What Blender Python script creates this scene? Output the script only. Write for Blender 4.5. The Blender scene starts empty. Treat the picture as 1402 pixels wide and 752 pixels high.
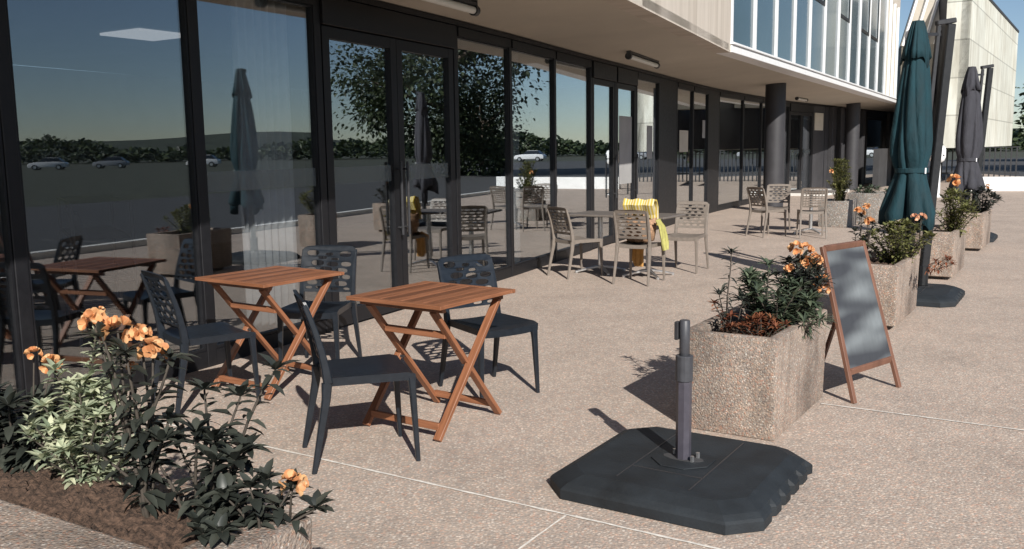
import bpy, bmesh, math, random
from mathutils import Vector, Matrix, Quaternion
R = math.radians
random.seed(7)
scene = bpy.context.scene
COL = scene.collection
V3 = Vector

# ------------------------------------------------------------------ materials
def new_mat(name):
    m = bpy.data.materials.new(name); m.use_nodes = True
    nt = m.node_tree
    b = nt.nodes.get('Principled BSDF')
    return m, nt, b

def N(nt, kind, **kw):
    n = nt.nodes.new(kind)
    for k, v in kw.items():
        if k in n.inputs.keys(): n.inputs[k].default_value = v
        else: setattr(n, k, v)
    return n

def coord(nt, which='Object', scale=None):
    tc = nt.nodes.new('ShaderNodeTexCoord')
    if scale is None: return tc.outputs[which]
    mp = nt.nodes.new('ShaderNodeMapping'); mp.inputs['Scale'].default_value = scale
    nt.links.new(tc.outputs[which], mp.inputs['Vector'])
    return mp.outputs['Vector']

def ramp(nt, fac, stops, interp='LINEAR'):
    r = nt.nodes.new('ShaderNodeValToRGB'); r.color_ramp.interpolation = interp
    el = r.color_ramp.elements
    while len(el) < len(stops): el.new(0.5)
    for e, (p, c) in zip(el, stops):
        e.position = p; e.color = (c[0], c[1], c[2], 1)
    nt.links.new(fac, r.inputs['Fac'])
    return r.outputs['Color']

def mixc(nt, fac, a, b, mode='MIX'):
    m = nt.nodes.new('ShaderNodeMix'); m.data_type = 'RGBA'; m.blend_type = mode
    if isinstance(fac, (int, float)): m.inputs[0].default_value = fac
    else: nt.links.new(fac, m.inputs[0])
    for i, c in ((6, a), (7, b)):
        if isinstance(c, (tuple, list)): m.inputs[i].default_value = (c[0], c[1], c[2], 1)
        else: nt.links.new(c, m.inputs[i])
    return m.outputs[2]

def noise(nt, vec, scale, detail=4, rough=.55):
    n = nt.nodes.new('ShaderNodeTexNoise'); n.inputs['Scale'].default_value = scale
    n.inputs['Detail'].default_value = detail; n.inputs['Roughness'].default_value = rough
    nt.links.new(vec, n.inputs['Vector']); return n.outputs['Fac']

def bump(nt, b, h, strength=.3, dist=.01):
    bp = nt.nodes.new('ShaderNodeBump'); bp.inputs['Strength'].default_value = strength
    bp.inputs['Distance'].default_value = dist
    nt.links.new(h, bp.inputs['Height']); nt.links.new(bp.outputs['Normal'], b.inputs['Normal'])

def plain(name, col, rough=.5, vary=.25, scale=12, bmp=.12, bscale=60, metal=0, spec=.5, stretch=(1, 1, 1), bdist=.004):
    m, nt, b = new_mat(name)
    v = coord(nt, 'Object', stretch)
    f = noise(nt, v, scale, 5)
    lo = tuple(c*(1-vary) for c in col); hi = tuple(min(1, c*(1+vary)) for c in col)
    c = ramp(nt, f, [(.3, lo), (.7, hi)])
    nt.links.new(c, b.inputs['Base Color'])
    rr = nt.nodes.new('ShaderNodeMapRange'); rr.inputs['To Min'].default_value = max(0, rough-.1)
    rr.inputs['To Max'].default_value = min(1, rough+.12)
    nt.links.new(f, rr.inputs['Value']); nt.links.new(rr.outputs[0], b.inputs['Roughness'])
    b.inputs['Metallic'].default_value = metal; b.inputs['Specular IOR Level'].default_value = spec
    if bmp: bump(nt, b, noise(nt, v, bscale, 3), bmp, bdist)
    return m

def aggregate(name, palette, scale, tint, fine=3.5, bstr=.5, stain=.25):
    """exposed aggregate: pebbles of several colours set in cement, with broad weathering"""
    m, nt, b = new_mat(name)
    v = coord(nt, 'Object')
    warp = nt.nodes.new('ShaderNodeTexNoise'); warp.inputs['Scale'].default_value = scale*.9
    nt.links.new(v, warp.inputs['Vector'])
    vv = nt.nodes.new('ShaderNodeVectorMath'); vv.operation = 'MULTIPLY_ADD'
    nt.links.new(warp.outputs['Color'], vv.inputs[0]); vv.inputs[1].default_value = (.9/scale,)*3
    nt.links.new(v, vv.inputs[2])
    vo = nt.nodes.new('ShaderNodeTexVoronoi'); vo.inputs['Scale'].default_value = scale
    nt.links.new(vv.outputs[0], vo.inputs['Vector'])
    sep = nt.nodes.new('ShaderNodeSeparateColor'); nt.links.new(vo.outputs['Color'], sep.inputs[0])
    stones = ramp(nt, sep.outputs[0], palette, 'CONSTANT')
    cem = ramp(nt, noise(nt, v, scale*2.2, 2), [(.3, tuple(c*.75 for c in tint)), (.7, tint)])
    edge = nt.nodes.new('ShaderNodeMapRange'); edge.inputs['From Min'].default_value = .32; edge.inputs['From Max'].default_value = .62
    nt.links.new(vo.outputs['Distance'], edge.inputs['Value'])
    c = mixc(nt, edge.outputs[0], stones, cem)
    hue = ramp(nt, noise(nt, v, scale*.42, 3, .7), [(.30, (1.16, .92, .84)), (.42, (1.0, 1.0, .98)), (.55, (.88, .93, .96)), (.68, (1.08, 1.03, .96))])
    c = mixc(nt, 1.0, c, hue, 'MULTIPLY')
    st = ramp(nt, noise(nt, v, 1.3, 6, .6), [(.25, (1-stain,)*3), (.5, (.95,)*3), (.8, (1+stain*.45, 1+stain*.4, 1+stain*.35))])
    c = mixc(nt, 1.0, c, st, 'MULTIPLY')
    mpv = nt.nodes.new('ShaderNodeMapping'); mpv.inputs['Scale'].default_value = (7, 7, .9); nt.links.new(v, mpv.inputs['Vector'])
    if stain > .4:
        c = mixc(nt, 1.0, c, ramp(nt, noise(nt, mpv.outputs[0], 1, 5, .65), [(.30, (.66, .64, .62)), (.52, (1, 1, 1)), (.8, (1.1, 1.09, 1.07))]), 'MULTIPLY')
    st2 = ramp(nt, noise(nt, v, fine*3, 5, .7), [(.3, (.86, .85, .85)), (.6, (1.02, 1.01, 1.0))])
    c = mixc(nt, 1.0, c, st2, 'MULTIPLY')
    nt.links.new(c, b.inputs['Base Color'])
    b.inputs['Roughness'].default_value = .85; b.inputs['Specular IOR Level'].default_value = .25
    inv = nt.nodes.new('ShaderNodeMath'); inv.operation = 'SUBTRACT'; inv.inputs[0].default_value = 1
    nt.links.new(vo.outputs['Distance'], inv.inputs[1])
    bump(nt, b, inv.outputs[0], bstr, .006)
    return m

PAL_TERRACE = [(0, (.47, .36, .30)), (.16, (.56, .45, .38)), (.32, (.40, .33, .29)), (.46, (.62, .53, .47)), (.6, (.53, .37, .31)), (.72, (.34, .30, .28)), (.82, (.70, .63, .57)), (.92, (.27, .225, .205))]
PAL_STONE = [(0, (.32, .24, .18)), (.15, (.43, .33, .25)), (.3, (.22, .18, .15)), (.45, (.52, .43, .35)), (.58, (.38, .22, .16)), (.7, (.17, .15, .135)), (.8, (.33, .31, .27)), (.93, (.60, .54, .47))]
M = {}
M['terrace'] = aggregate('terrace_aggregate', [(p, (.80*c[0]*1.15+.2*.54, .80*c[1]*1.11+.2*.445, .80*c[2]*1.06+.2*.37)) for p, c in PAL_TERRACE], 78, (.50, .415, .355), bstr=.4, stain=.2)
M['planter'] = aggregate('planter_aggregate', [(p, (c[0]*.95+.03, c[1]*.95+.024, c[2]*.98+.02)) for p, c in PAL_STONE], 105, (.37, .30, .255), bstr=.6, stain=.6)
M['planter_grey'] = aggregate('planter_grey_aggregate', [(p, (c[0]*.82, c[1]*.92, c[2]*1.05)) for p, c in PAL_STONE], 60, (.30, .27, .24), bstr=.6, stain=.4)
M['joint'] = plain('joint_mortar', (.70, .66, .60), .9, .2, 30, .4)
M['asphalt'] = plain('asphalt', (.055, .055, .057), .9, .25, 6, .4, 120)
M['grass'] = plain('meadow', (.042, .046, .028), .95, .4, 1.2, .5, 30)
M['kerb'] = plain('white_kerb', (.72, .70, .66), .8, .1, 3)
M['whitewall'] = plain('white_render', (.82, .81, .79), .8, .06, 2, .1)
M['hill'] = plain('wooded_hill', (.028, .038, .022), .95, .5, .12, .8, 2)
M['frame'] = plain('dark_frame_metal', (.0115, .0115, .0135), .45, .15, 20, .05, spec=.3)
M['cladding'] = plain('dark_cladding', (.046, .045, .049), .55, .1, 3, .05)
M['column'] = plain('column_paint', (.036, .035, .039), .55, .12, 5, .08)
M['soffit'] = plain('soffit_plaster', (.50, .455, .385), .85, .07, 1.2, .15, 25)
M['white_metal'] = plain('white_metal', (.80, .80, .80), .4, .05, 10, 0)
M['int_floor'] = plain('interior_floor', (.16, .13, .105), .35, .2, 4, .03)
M['int_wall'] = plain('interior_wall', (.20, .195, .19), .8, .1, 2, .03)
M['int_dark'] = plain('interior_dark_wall', (.05, .05, .053), .7, .2, 2, .03)
M['int_ceiling'] = plain('interior_ceiling', (.30, .30, .30), .8, .06, 2, 0)
M['curtain'] = plain('curtain_cloth', (.78, .77, .74), .85, .08, 8, .1)
M['navy'] = plain('navy_resin', (.0115, .0155, .0215), .36, .15, 25, .07, 300)
M['taupe'] = plain('taupe_resin', (.20, .17, .145), .45, .12, 25, .05, 300)
M['taupe_dark'] = plain('taupe_slab', (.15, .13, .115), .5, .12, 25, .05, 300)
M['alu'] = plain('aluminium', (.62, .62, .62), .3, .1, 30, 0, metal=.9)
M['blackmetal'] = plain('black_metal', (.03, .03, .033), .4, .15, 30, .03)
M['greymetal'] = plain('mast_metal', (.011, .0115, .013), .42, .12, 25, .03)
M['polemetal'] = plain('pole_metal', (.062, .058, .074), .38, .12, 25, .03)
M['collar'] = plain('collar_metal', (.050, .052, .060), .45, .15, 25, .03)
M['slab'] = plain('rubber_slab', (.0105, .0142, .0180), .70, .55, 5, .35, 90)
M['teal'] = plain('teal_canvas', (.003, .029, .039), .85, .35, 7, .55, 16, stretch=(1, 1, .35), bdist=.03)
M['greycanvas'] = plain('grey_canvas', (.038, .038, .047), .85, .35, 7, .55, 16, stretch=(1, 1, .35), bdist=.03)
M['soil'] = plain('soil', (.085, .052, .035), .95, .75, 70, 1.0, 160)
M['litter'] = plain('dry_litter', (.20, .075, .035), .9, .5, 30, .3)
M['stem'] = plain('stem', (.055, .045, .035), .8, .3, 30, .2)
M['signwood'] = plain('sign_wood', (.165, .078, .05), .55, .25, 14, .15, 80, stretch=(1, 1, .15))
M['straw'] = plain('woven_bag', (.33, .20, .12), .85, .45, 40, .5, 120)
M['cream'] = plain('cream_panel', (.60, .55, .46), .7, .08, 5, 0)
M['notice'] = plain('notice_paper', (.36, .355, .35), .75, .1, 4, 0)
M['yellowcloth'] = plain('yellow_cloth', (.40, .38, .12), .85, .2, 20, .3)
M['ochrecloth'] = plain('ochre_cloth', (.45, .24, .07), .85, .2, 20, .3)
M['bark'] = plain('bark', (.10, .075, .055), .9, .35, 8, .6, 30)
M['tyre'] = plain('tyre_rubber', (.02, .02, .02), .85, .2, 10, .1)
M['carglass'] = plain('car_glass', (.02, .025, .03), .08, .1, 5, 0)
M['carwhite'] = plain('car_paint_white', (.78, .78, .78), .2, .04, 3, 0)
M['cargrey'] = plain('car_paint_grey', (.30, .31, .33), .2, .04, 3, 0)
M['carred'] = plain('car_paint_red', (.35, .03, .03), .2, .04, 3, 0)

def wood_mat():
    m, nt, b = new_mat('oiled_wood')
    v = coord(nt, 'UV')
    mp = nt.nodes.new('ShaderNodeMapping'); mp.inputs['Scale'].default_value = (4, 60, 1)
    nt.links.new(v, mp.inputs['Vector'])
    f = noise(nt, mp.outputs[0], 1.0, 5, .6)
    gi = nt.nodes.new('ShaderNodeNewGeometry')
    c = ramp(nt, f, [(.25, (.135, .054, .025)), (.5, (.235, .097, .048)), (.8, (.34, .15, .078))])
    c2 = ramp(nt, gi.outputs['Random Per Island'], [(0, (.62, .60, .58)), (.5, (.95, .93, .9)), (1, (1.22, 1.2, 1.18))])
    nt.links.new(mixc(nt, 1, c, c2, 'MULTIPLY'), b.inputs['Base Color'])
    b.inputs['Roughness'].default_value = .5
    bump(nt, b, f, .12, .002)
    return m
M['wood'] = wood_mat()

def leaf_mat(name, dark, mid, light, rough=.42, trans=.15):
    m, nt, b = new_mat(name)
    gi = nt.nodes.new('ShaderNodeNewGeometry')
    c = ramp(nt, gi.outputs['Random Per Island'], [(0, dark), (.55, mid), (1, light)])
    f = noise(nt, coord(nt, 'Object'), 9, 3)
    c = mixc(nt, 1, c, ramp(nt, f, [(.3, (.8, .8, .8)), (.7, (1.15, 1.15, 1.1))]), 'MULTIPLY')
    nt.links.new(c, b.inputs['Base Color']); b.inputs['Roughness'].default_value = rough
    tr = nt.nodes.new('ShaderNodeBsdfTranslucent'); nt.links.new(c, tr.inputs['Color'])
    mx = nt.nodes.new('ShaderNodeMixShader'); mx.inputs[0].default_value = trans
    out = nt.nodes['Material Output']
    nt.links.new(b.outputs[0], mx.inputs[1]); nt.links.new(tr.outputs[0], mx.inputs[2])
    nt.links.new(mx.outputs[0], out.inputs['Surface'])
    return m
M['leaf_dark'] = leaf_mat('leaf_dark', (.022, .026, .023), (.040, .046, .039), (.075, .082, .068), .36)
M['leaf_pale'] = leaf_mat('leaf_pale', (.20, .25, .17), (.40, .44, .31), (.64, .65, .46), .5, .22)
M['leaf_green'] = leaf_mat('leaf_greygreen', (.035, .05, .033), (.07, .095, .06), (.14, .17, .11))
M['leaf_yellow'] = leaf_mat('leaf_yellowgreen', (.09, .10, .035), (.17, .18, .065), (.28, .27, .11), .5, .25)
M['leaf_rust'] = leaf_mat('leaf_rust', (.09, .025, .012), (.17, .05, .022), (.26, .10, .045), .7, .1)
M['petal'] = leaf_mat('petal_orange', (.68, .29, .12), (.84, .47, .22), (.93, .70, .44), .6, .3)
M['petal_pink'] = leaf_mat('petal_peach', (.70, .34, .20), (.80, .48, .32), (.88, .62, .45), .6, .3)
M['tree_leaf'] = leaf_mat('tree_leaf', (.018, .028, .014), (.04, .06, .026), (.085, .11, .045), .55, .2)

def glass_mat(name, tint, base, gain, ior_pow=3.0):
    m, nt, b = new_mat(name); nt.nodes.remove(b)
    out = nt.nodes['Material Output']
    lw = nt.nodes.new('ShaderNodeLayerWeight'); lw.inputs['Blend'].default_value = .5
    p = nt.nodes.new('ShaderNodeMath'); p.operation = 'POWER'; p.inputs[1].default_value = ior_pow
    nt.links.new(lw.outputs['Facing'], p.inputs[0])
    ma = nt.nodes.new('ShaderNodeMath'); ma.operation = 'MULTIPLY_ADD'; ma.use_clamp = True
    ma.inputs[1].default_value = gain; ma.inputs[2].default_value = base
    nt.links.new(p.outputs[0], ma.inputs[0])
    tr = nt.nodes.new('ShaderNodeBsdfTransparent'); tr.inputs['Color'].default_value = (*tint, 1)
    gl = nt.nodes.new('ShaderNodeBsdfGlossy'); gl.inputs['Roughness'].default_value = 0.0
    gl.inputs['Color'].default_value = (.92, .97, 1, 1)
    f = noise(nt, coord(nt, 'Object'), .55, 2)
    bp = nt.nodes.new('ShaderNodeBump'); bp.inputs['Strength'].default_value = .035; bp.inputs['Distance'].default_value = .02
    nt.links.new(f, bp.inputs['Height']); nt.links.new(bp.outputs[0], gl.inputs['Normal'])
    mx = nt.nodes.new('ShaderNodeMixShader')
    nt.links.new(ma.outputs[0], mx.inputs[0]); nt.links.new(tr.outputs[0], mx.inputs[1]); nt.links.new(gl.outputs[0], mx.inputs[2])
    nt.links.new(mx.outputs[0], out.inputs['Surface'])
    return m
M['glass'] = glass_mat('tinted_glass', (.84, .86, .88), .155, .95, 2.1)
M['upglass'] = glass_mat('upper_glass', (.30, .33, .36), .30, .5)

def painted_glass():
    m, nt, b = new_mat('sky_painted_glass')
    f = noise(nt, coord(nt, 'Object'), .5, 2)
    nt.links.new(ramp(nt, f, [(.3, (.050, .088, .112)), (.7, (.068, .112, .138))]), b.inputs['Base Color'])  # sky reflection painted into the base colour as blue-grey
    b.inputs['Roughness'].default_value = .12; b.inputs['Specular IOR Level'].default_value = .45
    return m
M['upglass'] = painted_glass()

def strip_mat():
    m, nt, b = new_mat('frosted_film')
    out = nt.nodes['Material Output']
    b.inputs['Base Color'].default_value = (.30, .34, .34, 1); b.inputs['Roughness'].default_value = .5
    tr = nt.nodes.new('ShaderNodeBsdfTransparent'); mx = nt.nodes.new('ShaderNodeMixShader')
    f = noise(nt, coord(nt, 'Object'), 5, 3)
    mr = nt.nodes.new('ShaderNodeMapRange'); mr.inputs['To Min'].default_value = .72; mr.inputs['To Max'].default_value = .82
    nt.links.new(f, mr.inputs['Value']); nt.links.new(mr.outputs[0], mx.inputs[0])
    nt.links.new(b.outputs[0], mx.inputs[1]); nt.links.new(tr.outputs[0], mx.inputs[2])
    nt.links.new(mx.outputs[0], out.inputs['Surface'])
    return m
M['film'] = strip_mat()

def board_concrete():
    m, nt, b = new_mat('board_marked_concrete')
    v = coord(nt, 'UV')
    sx = nt.nodes.new('ShaderNodeSeparateXYZ'); nt.links.new(v, sx.inputs[0])
    mul = nt.nodes.new('ShaderNodeMath'); mul.operation = 'MULTIPLY'; mul.inputs[1].default_value = 1/.24
    nt.links.new(sx.outputs['X'], mul.inputs[0])
    fl = nt.nodes.new('ShaderNodeMath'); fl.operation = 'FLOOR'; nt.links.new(mul.outputs[0], fl.inputs[0])
    wn = nt.nodes.new('ShaderNodeTexWhiteNoise'); wn.noise_dimensions = '1D'; nt.links.new(fl.outputs[0], wn.inputs['W'])
    fr = nt.nodes.new('ShaderNodeMath'); fr.operation = 'FRACT'; nt.links.new(mul.outputs[0], fr.inputs[0])
    gap = ramp(nt, fr.outputs[0], [(0, (.80, .78, .76)), (.06, (1, 1, 1)), (1, (1, 1, 1))])
    c = ramp(nt, wn.outputs['Value'], [(0, (.51, .455, .395)), (.5, (.545, .49, .43)), (1, (.58, .525, .465))])
    mp = nt.nodes.new('ShaderNodeMapping'); mp.inputs['Scale'].default_value = (7, .5, 1); nt.links.new(v, mp.inputs['Vector'])
    stk = ramp(nt, noise(nt, mp.outputs[0], 1.0, 6, .65), [(.28, (.84, .82, .79)), (.6, (1.03, 1.02, 1.0))])
    c = mixc(nt, 1, c, gap, 'MULTIPLY'); c = mixc(nt, 1, c, stk, 'MULTIPLY')
    nt.links.new(c, b.inputs['Base Color']); b.inputs['Roughness'].default_value = .85
    bump(nt, b, gap, .4, .01)
    return m
M['board'] = board_concrete()

def panel_concrete(name, col, bw, rh):
    m, nt, b = new_mat(name)
    v = coord(nt, 'UV')
    br = nt.nodes.new('ShaderNodeTexBrick'); nt.links.new(v, br.inputs['Vector'])
    br.inputs['Scale'].default_value = 1; br.inputs['Brick Width'].default_value = bw; br.inputs['Row Height'].default_value = rh
    br.inputs['Mortar Size'].default_value = .025; br.inputs['Mortar Smooth'].default_value = .2
    br.inputs['Color1'].default_value = (*[c*.9 for c in col], 1); br.inputs['Color2'].default_value = (*[min(1, c*1.08) for c in col], 1)
    br.inputs['Mortar'].default_value = (*[c*.62 for c in col], 1)
    mp = nt.nodes.new('ShaderNodeMapping'); mp.inputs['Scale'].default_value = (3, .35, 1); nt.links.new(v, mp.inputs['Vector'])
    stk = ramp(nt, noise(nt, mp.outputs[0], 1, 6, .65), [(.25, (.62, .58, .52)), (.55, (1.03, 1.03, 1.01))])
    c = mixc(nt, 1, br.outputs['Color'], stk, 'MULTIPLY')
    blot = ramp(nt, noise(nt, v, .5, 5, .6), [(.3, (.86, .83, .78)), (.65, (1.02, 1.02, 1.0))])
    c = mixc(nt, 1, c, blot, 'MULTIPLY')
    nt.links.new(c, b.inputs['Base Color']); b.inputs['Roughness'].default_value = .85
    return m
M['blockwall'] = panel_concrete('block_panels', (.69, .70, .655), 2.6, 1.25)
M['ribconcrete'] = panel_concrete('rib_concrete', (.60, .57, .51), 1.2, 9.0)

def stripe_cloth():
    m, nt, b = new_mat('striped_cloth')
    v = coord(nt, 'UV'); sx = nt.nodes.new('ShaderNodeSeparateXYZ'); nt.links.new(v, sx.inputs[0])
    mu = nt.nodes.new('ShaderNodeMath'); mu.operation = 'MULTIPLY'; mu.inputs[1].default_value = 22; nt.links.new(sx.outputs['X'], mu.inputs[0])
    fr = nt.nodes.new('ShaderNodeMath'); fr.operation = 'FRACT'; nt.links.new(mu.outputs[0], fr.inputs[0])
    c = ramp(nt, fr.outputs[0], [(0, (.55, .40, .07)), (.55, (.55, .40, .07)), (.6, (.68, .62, .42)), (1, (.68, .62, .42))], 'CONSTANT')
    nt.links.new(c, b.inputs['Base Color']); b.inputs['Roughness'].default_value = .9
    return m
M['stripe'] = stripe_cloth()

def chalk_mat():
    m, nt, b = new_mat('chalkboard_face')
    v = coord(nt, 'UV')
    mp = nt.nodes.new('ShaderNodeMapping'); mp.inputs['Scale'].default_value = (1.6, 4.6, 1); nt.links.new(v, mp.inputs['Vector'])
    f = noise(nt, mp.outputs[0], 1.0, 1, .3)
    c = ramp(nt, f, [(.40, (.036, .040, .048)), (.62, (.17, .19, .20))])
    g = noise(nt, coord(nt, 'UV', (26, 8, 1)), 1, 4)
    c = mixc(nt, 1, c, ramp(nt, g, [(.3, (.90, .90, .90)), (.7, (1.06, 1.06, 1.06))]), 'MULTIPLY')
    nt.links.new(c, b.inputs['Base Color']); b.inputs['Roughness'].default_value = .75
    return m
M['chalk'] = chalk_mat()

def lampmat():
    m, nt, b = new_mat('lamp_diffuser')
    b.inputs['Base Color'].default_value = (.7, .7, .66, 1); b.inputs['Roughness'].default_value = .4
    return m
M['diffuser'] = lampmat()
def lit_panel():
    m, nt, b = new_mat('lit_panel')
    b.inputs['Base Color'].default_value = (.8, .8, .8, 1)
    b.inputs['Emission Color'].default_value = (1, .97, .93, 1); b.inputs['Emission Strength'].default_value = .35
    return m
M['litpanel'] = lit_panel()

# ------------------------------------------------------------------ object helpers
def tag(o, label=None, cat=None, group=None, kind=None):
    if label: o['label'] = label
    if cat: o['category'] = cat
    if group: o['group'] = group
    if kind: o['kind'] = kind
    return o

def empty(name, loc=(0, 0, 0), rotz=0, label=None, cat=None, group=None):
    o = bpy.data.objects.new(name, None); COL.objects.link(o)
    o.location = loc; o.rotation_euler = (0, 0, rotz); o.empty_display_size = .2
    return tag(o, label, cat, group)

class MB:
    def __init__(s): s.bm = bmesh.new(); s.uv = s.bm.loops.layers.uv.new('UVMap')
    def face(s, vs, uvs=None):
        try: f = s.bm.faces.new(vs)
        except ValueError: return None
        if uvs:
            for l, u in zip(f.loops, uvs): l[s.uv].uv = u
        return f
    def hexa(s, p, uvx=(0, 1)):
        """p: 8 points, bottom 4 counter-clockwise then top 4"""
        v = [s.bm.verts.new(q) for q in p]
        for idx in ((3, 2, 1, 0), (4, 5, 6, 7), (0, 1, 5, 4), (1, 2, 6, 5), (2, 3, 7, 6), (3, 0, 4, 7)):
            f = s.face([v[i] for i in idx])
        return v
    def box(s, c, d, rot=None):
        cx, cy, cz = c; x, y, z = d[0]/2, d[1]/2, d[2]/2
        P = [V3((a*x, b*y, e*z)) for e in (-1, 1) for a, b in ((-1, -1), (1, -1), (1, 1), (-1, 1))]
        if rot is not None: P = [rot @ q for q in P]
        vs = s.hexa([q+V3(c) for q in P])
        # uv: longest axis is u
        ax = max(range(3), key=lambda i: d[i]); off = random.random()*10
        o2 = [i for i in range(3) if i != ax]
        Pi = {v: q for v, q in zip(vs, [V3((a*x, b*y, e*z)) for e in (-1, 1) for a, b in ((-1, -1), (1, -1), (1, 1), (-1, 1))])}
        for v in vs:
            for l in v.link_loops:
                q = Pi[v]; l[s.uv].uv = (q[ax]+off, q[o2[0]]+q[o2[1]]+off)
        return vs
    def bar(s, a, b, w, h, up=(0, 0, 1)):
        a, b = V3(a), V3(b); d = b-a; L = d.length; d.normalize()
        x = d.cross(V3(up))
        if x.length < 1e-4: x = d.cross(V3((0, 1, 0)))
        x.normalize(); y = x.cross(d)
        rot = Matrix((x, d, y)).transposed()
        s.box((a+b)/2, (w, L, h), rot)
    def tube(s, pts, rad, n=10, cap=True, ell=(1, 1), phase=0):
        pts = [V3(p) for p in pts]; rings = []
        if not hasattr(rad, '__len__'): rad = [rad]*len(pts)
        ref = None
        for i, p in enumerate(pts):
            t = (pts[min(i+1, len(pts)-1)]-pts[max(i-1, 0)]).normalized()
            if ref is None:
                ref = V3((1, 0, 0)) if abs(t.x) < .9 else V3((0, 1, 0))
            x = (ref - t*ref.dot(t)).normalized(); y = t.cross(x); ref = x
            rings.append([s.bm.verts.new(p + (x*math.cos(phase+2*math.pi*k/n)*ell[0] + y*math.sin(phase+2*math.pi*k/n)*ell[1])*rad[i]) for k in range(n)])
        for a, b in zip(rings, rings[1:]):
            for k in range(n): s.face([a[k], a[(k+1) % n], b[(k+1) % n], b[k]])
        if cap: s.face(rings[0][::-1]); s.face(rings[-1])
    def sweep(s, pts, sizes, xaxis=(1, 0, 0)):
        """rectangular section along a path; sizes = (along xaxis, across)"""
        pts = [V3(p) for p in pts]; X = V3(xaxis).normalized(); rings = []
        for i, p in enumerate(pts):
            t = (pts[min(i+1, len(pts)-1)]-pts[max(i-1, 0)]).normalized()
            x = (X - t*X.dot(t)).normalized(); y = t.cross(x); a, b = sizes[i][0]/2, sizes[i][1]/2
            c = min(a, b)*.35
            sec = [(-a+c, -b), (a-c, -b), (a, -b+c), (a, b-c), (a-c, b), (-a+c, b), (-a, b-c), (-a, -b+c)]
            rings.append([s.bm.verts.new(p+x*u+y*v) for u, v in sec])
        for a, b in zip(rings, rings[1:]):
            for k in range(8): s.face([a[k], a[(k+1) % 8], b[(k+1) % 8], b[k]])
        s.face(rings[0][::-1]); s.face(rings[-1])
    def lathe(s, prof, n=24, c=(0, 0), fn=None):
        rings = []
        for r, z in prof:
            rings.append([s.bm.verts.new((c[0]+r*math.cos(2*math.pi*k/n), c[1]+r*math.sin(2*math.pi*k/n), z)) for k in range(n)])
        for a, b in zip(rings, rings[1:]):
            for k in range(n): s.face([a[k], a[(k+1) % n], b[(k+1) % n], b[k]])
        s.face(rings[0][::-1]); s.face(rings[-1])
    def prism(s, poly, z0, z1):
        a = [s.bm.verts.new((x, y, z0)) for x, y in poly]; b = [s.bm.verts.new((x, y, z1)) for x, y in poly]
        n = len(poly)
        for k in range(n): s.face([a[k], a[(k+1) % n], b[(k+1) % n], b[k]])
        s.face(a[::-1]); s.face(b)
    def build(s, name, mat, parent=None, bevel=0, smooth=False, world=False, seg=1, loc=None):
        bm = s.bm
        bmesh.ops.recalc_face_normals(bm, faces=bm.faces)
        if bevel:
            es = [e for e in bm.edges if len(e.link_faces) == 2 and e.calc_face_angle(0) > R(25)]
            bmesh.ops.bevel(bm, geom=es, offset=bevel, segments=seg, affect='EDGES', profile=.6, clamp_overlap=True)
        me = bpy.data.meshes.new(name); bm.to_mesh(me); bm.free()
        return link_mesh(name, me, mat, parent, smooth, world, loc)

def link_mesh(name, me, mat, parent=None, smooth=False, world=False, loc=None):
    o = bpy.data.objects.new(name, me); COL.objects.link(o)
    if mat is not None: me.materials.append(M[mat] if isinstance(mat, str) else mat)
    if smooth:
        me.polygons.foreach_set('use_smooth', [True]*len(me.polygons))
        if smooth is not True:
            me.set_sharp_from_angle(angle=R(smooth))
    if parent is not None:
        o.parent = parent
        if world: o.location = -parent.location
    if loc is not None: o.location = loc
    return o

def facing(deg): return -R(deg)          # z rotation that turns local +Y to a compass bearing

def copy_tree(o, loc, rotz, label):
    """copy a thing with its parts and their sub-parts"""
    c = o.copy(); COL.objects.link(c); c.location = loc; c.rotation_euler = (0, 0, facing(rotz)); c['label'] = label
    for ch in list(o.children):
        d = ch.copy(); COL.objects.link(d); d.parent = c
        for g in list(ch.children):
            e = g.copy(); COL.objects.link(e); e.parent = d
    return c

def sheet(name, poly, z, mat, kind='structure', thick=0):
    mb = MB()
    if thick: mb.prism(poly, z-thick, z)
    else: mb.face([mb.bm.verts.new((x, y, z)) for x, y in poly])
    o = mb.build(name, mat); tag(o, kind=kind); return o

def azdir(deg): return V3((math.sin(R(deg)), math.cos(R(deg)), 0))

# ------------------------------------------------------------------ setting: ground
E0, E1 = V3((7, 7.5, 0)), V3((20.5, 30.9, 0))
ed = (E1-E0).normalized(); en = V3((ed.y, -ed.x, 0))
Eb = E0-ed*30; Ef = E1+ed*4
sheet('ground', [(-900, -900), (900, -900), (900, 900), (-900, 900)], -.06, 'grass')
tag(bpy.data.objects['ground'], kind='structure')
sheet('terrace', [(-14, -20), (Eb.x, Eb.y), (E0.x, E0.y), (E1.x, E1.y), (Ef.x, Ef.y), (24, 46), (-2, 46)], 0, 'terrace')
a, b_, c_, d_ = Eb+en*.1, Ef+en*.1+ed*40, Ef+en*13.5+ed*40, Eb+en*13.5
sheet('service_yard', [(21.5, 32.5), (75, 50), (75, 110), (20, 75)], -.045, 'asphalt')
sheet('parking_road', [(p.x, p.y) for p in (a, d_, c_, b_)], -.03, 'asphalt')
mb = MB(); mb.bar((Eb+en*.1)+V3((0, 0, .02)), (Ef+en*.1)+V3((0, 0, .02)), .2, .16)
tag(mb.build('kerb', 'kerb', bevel=.01), kind='structure')

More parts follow.
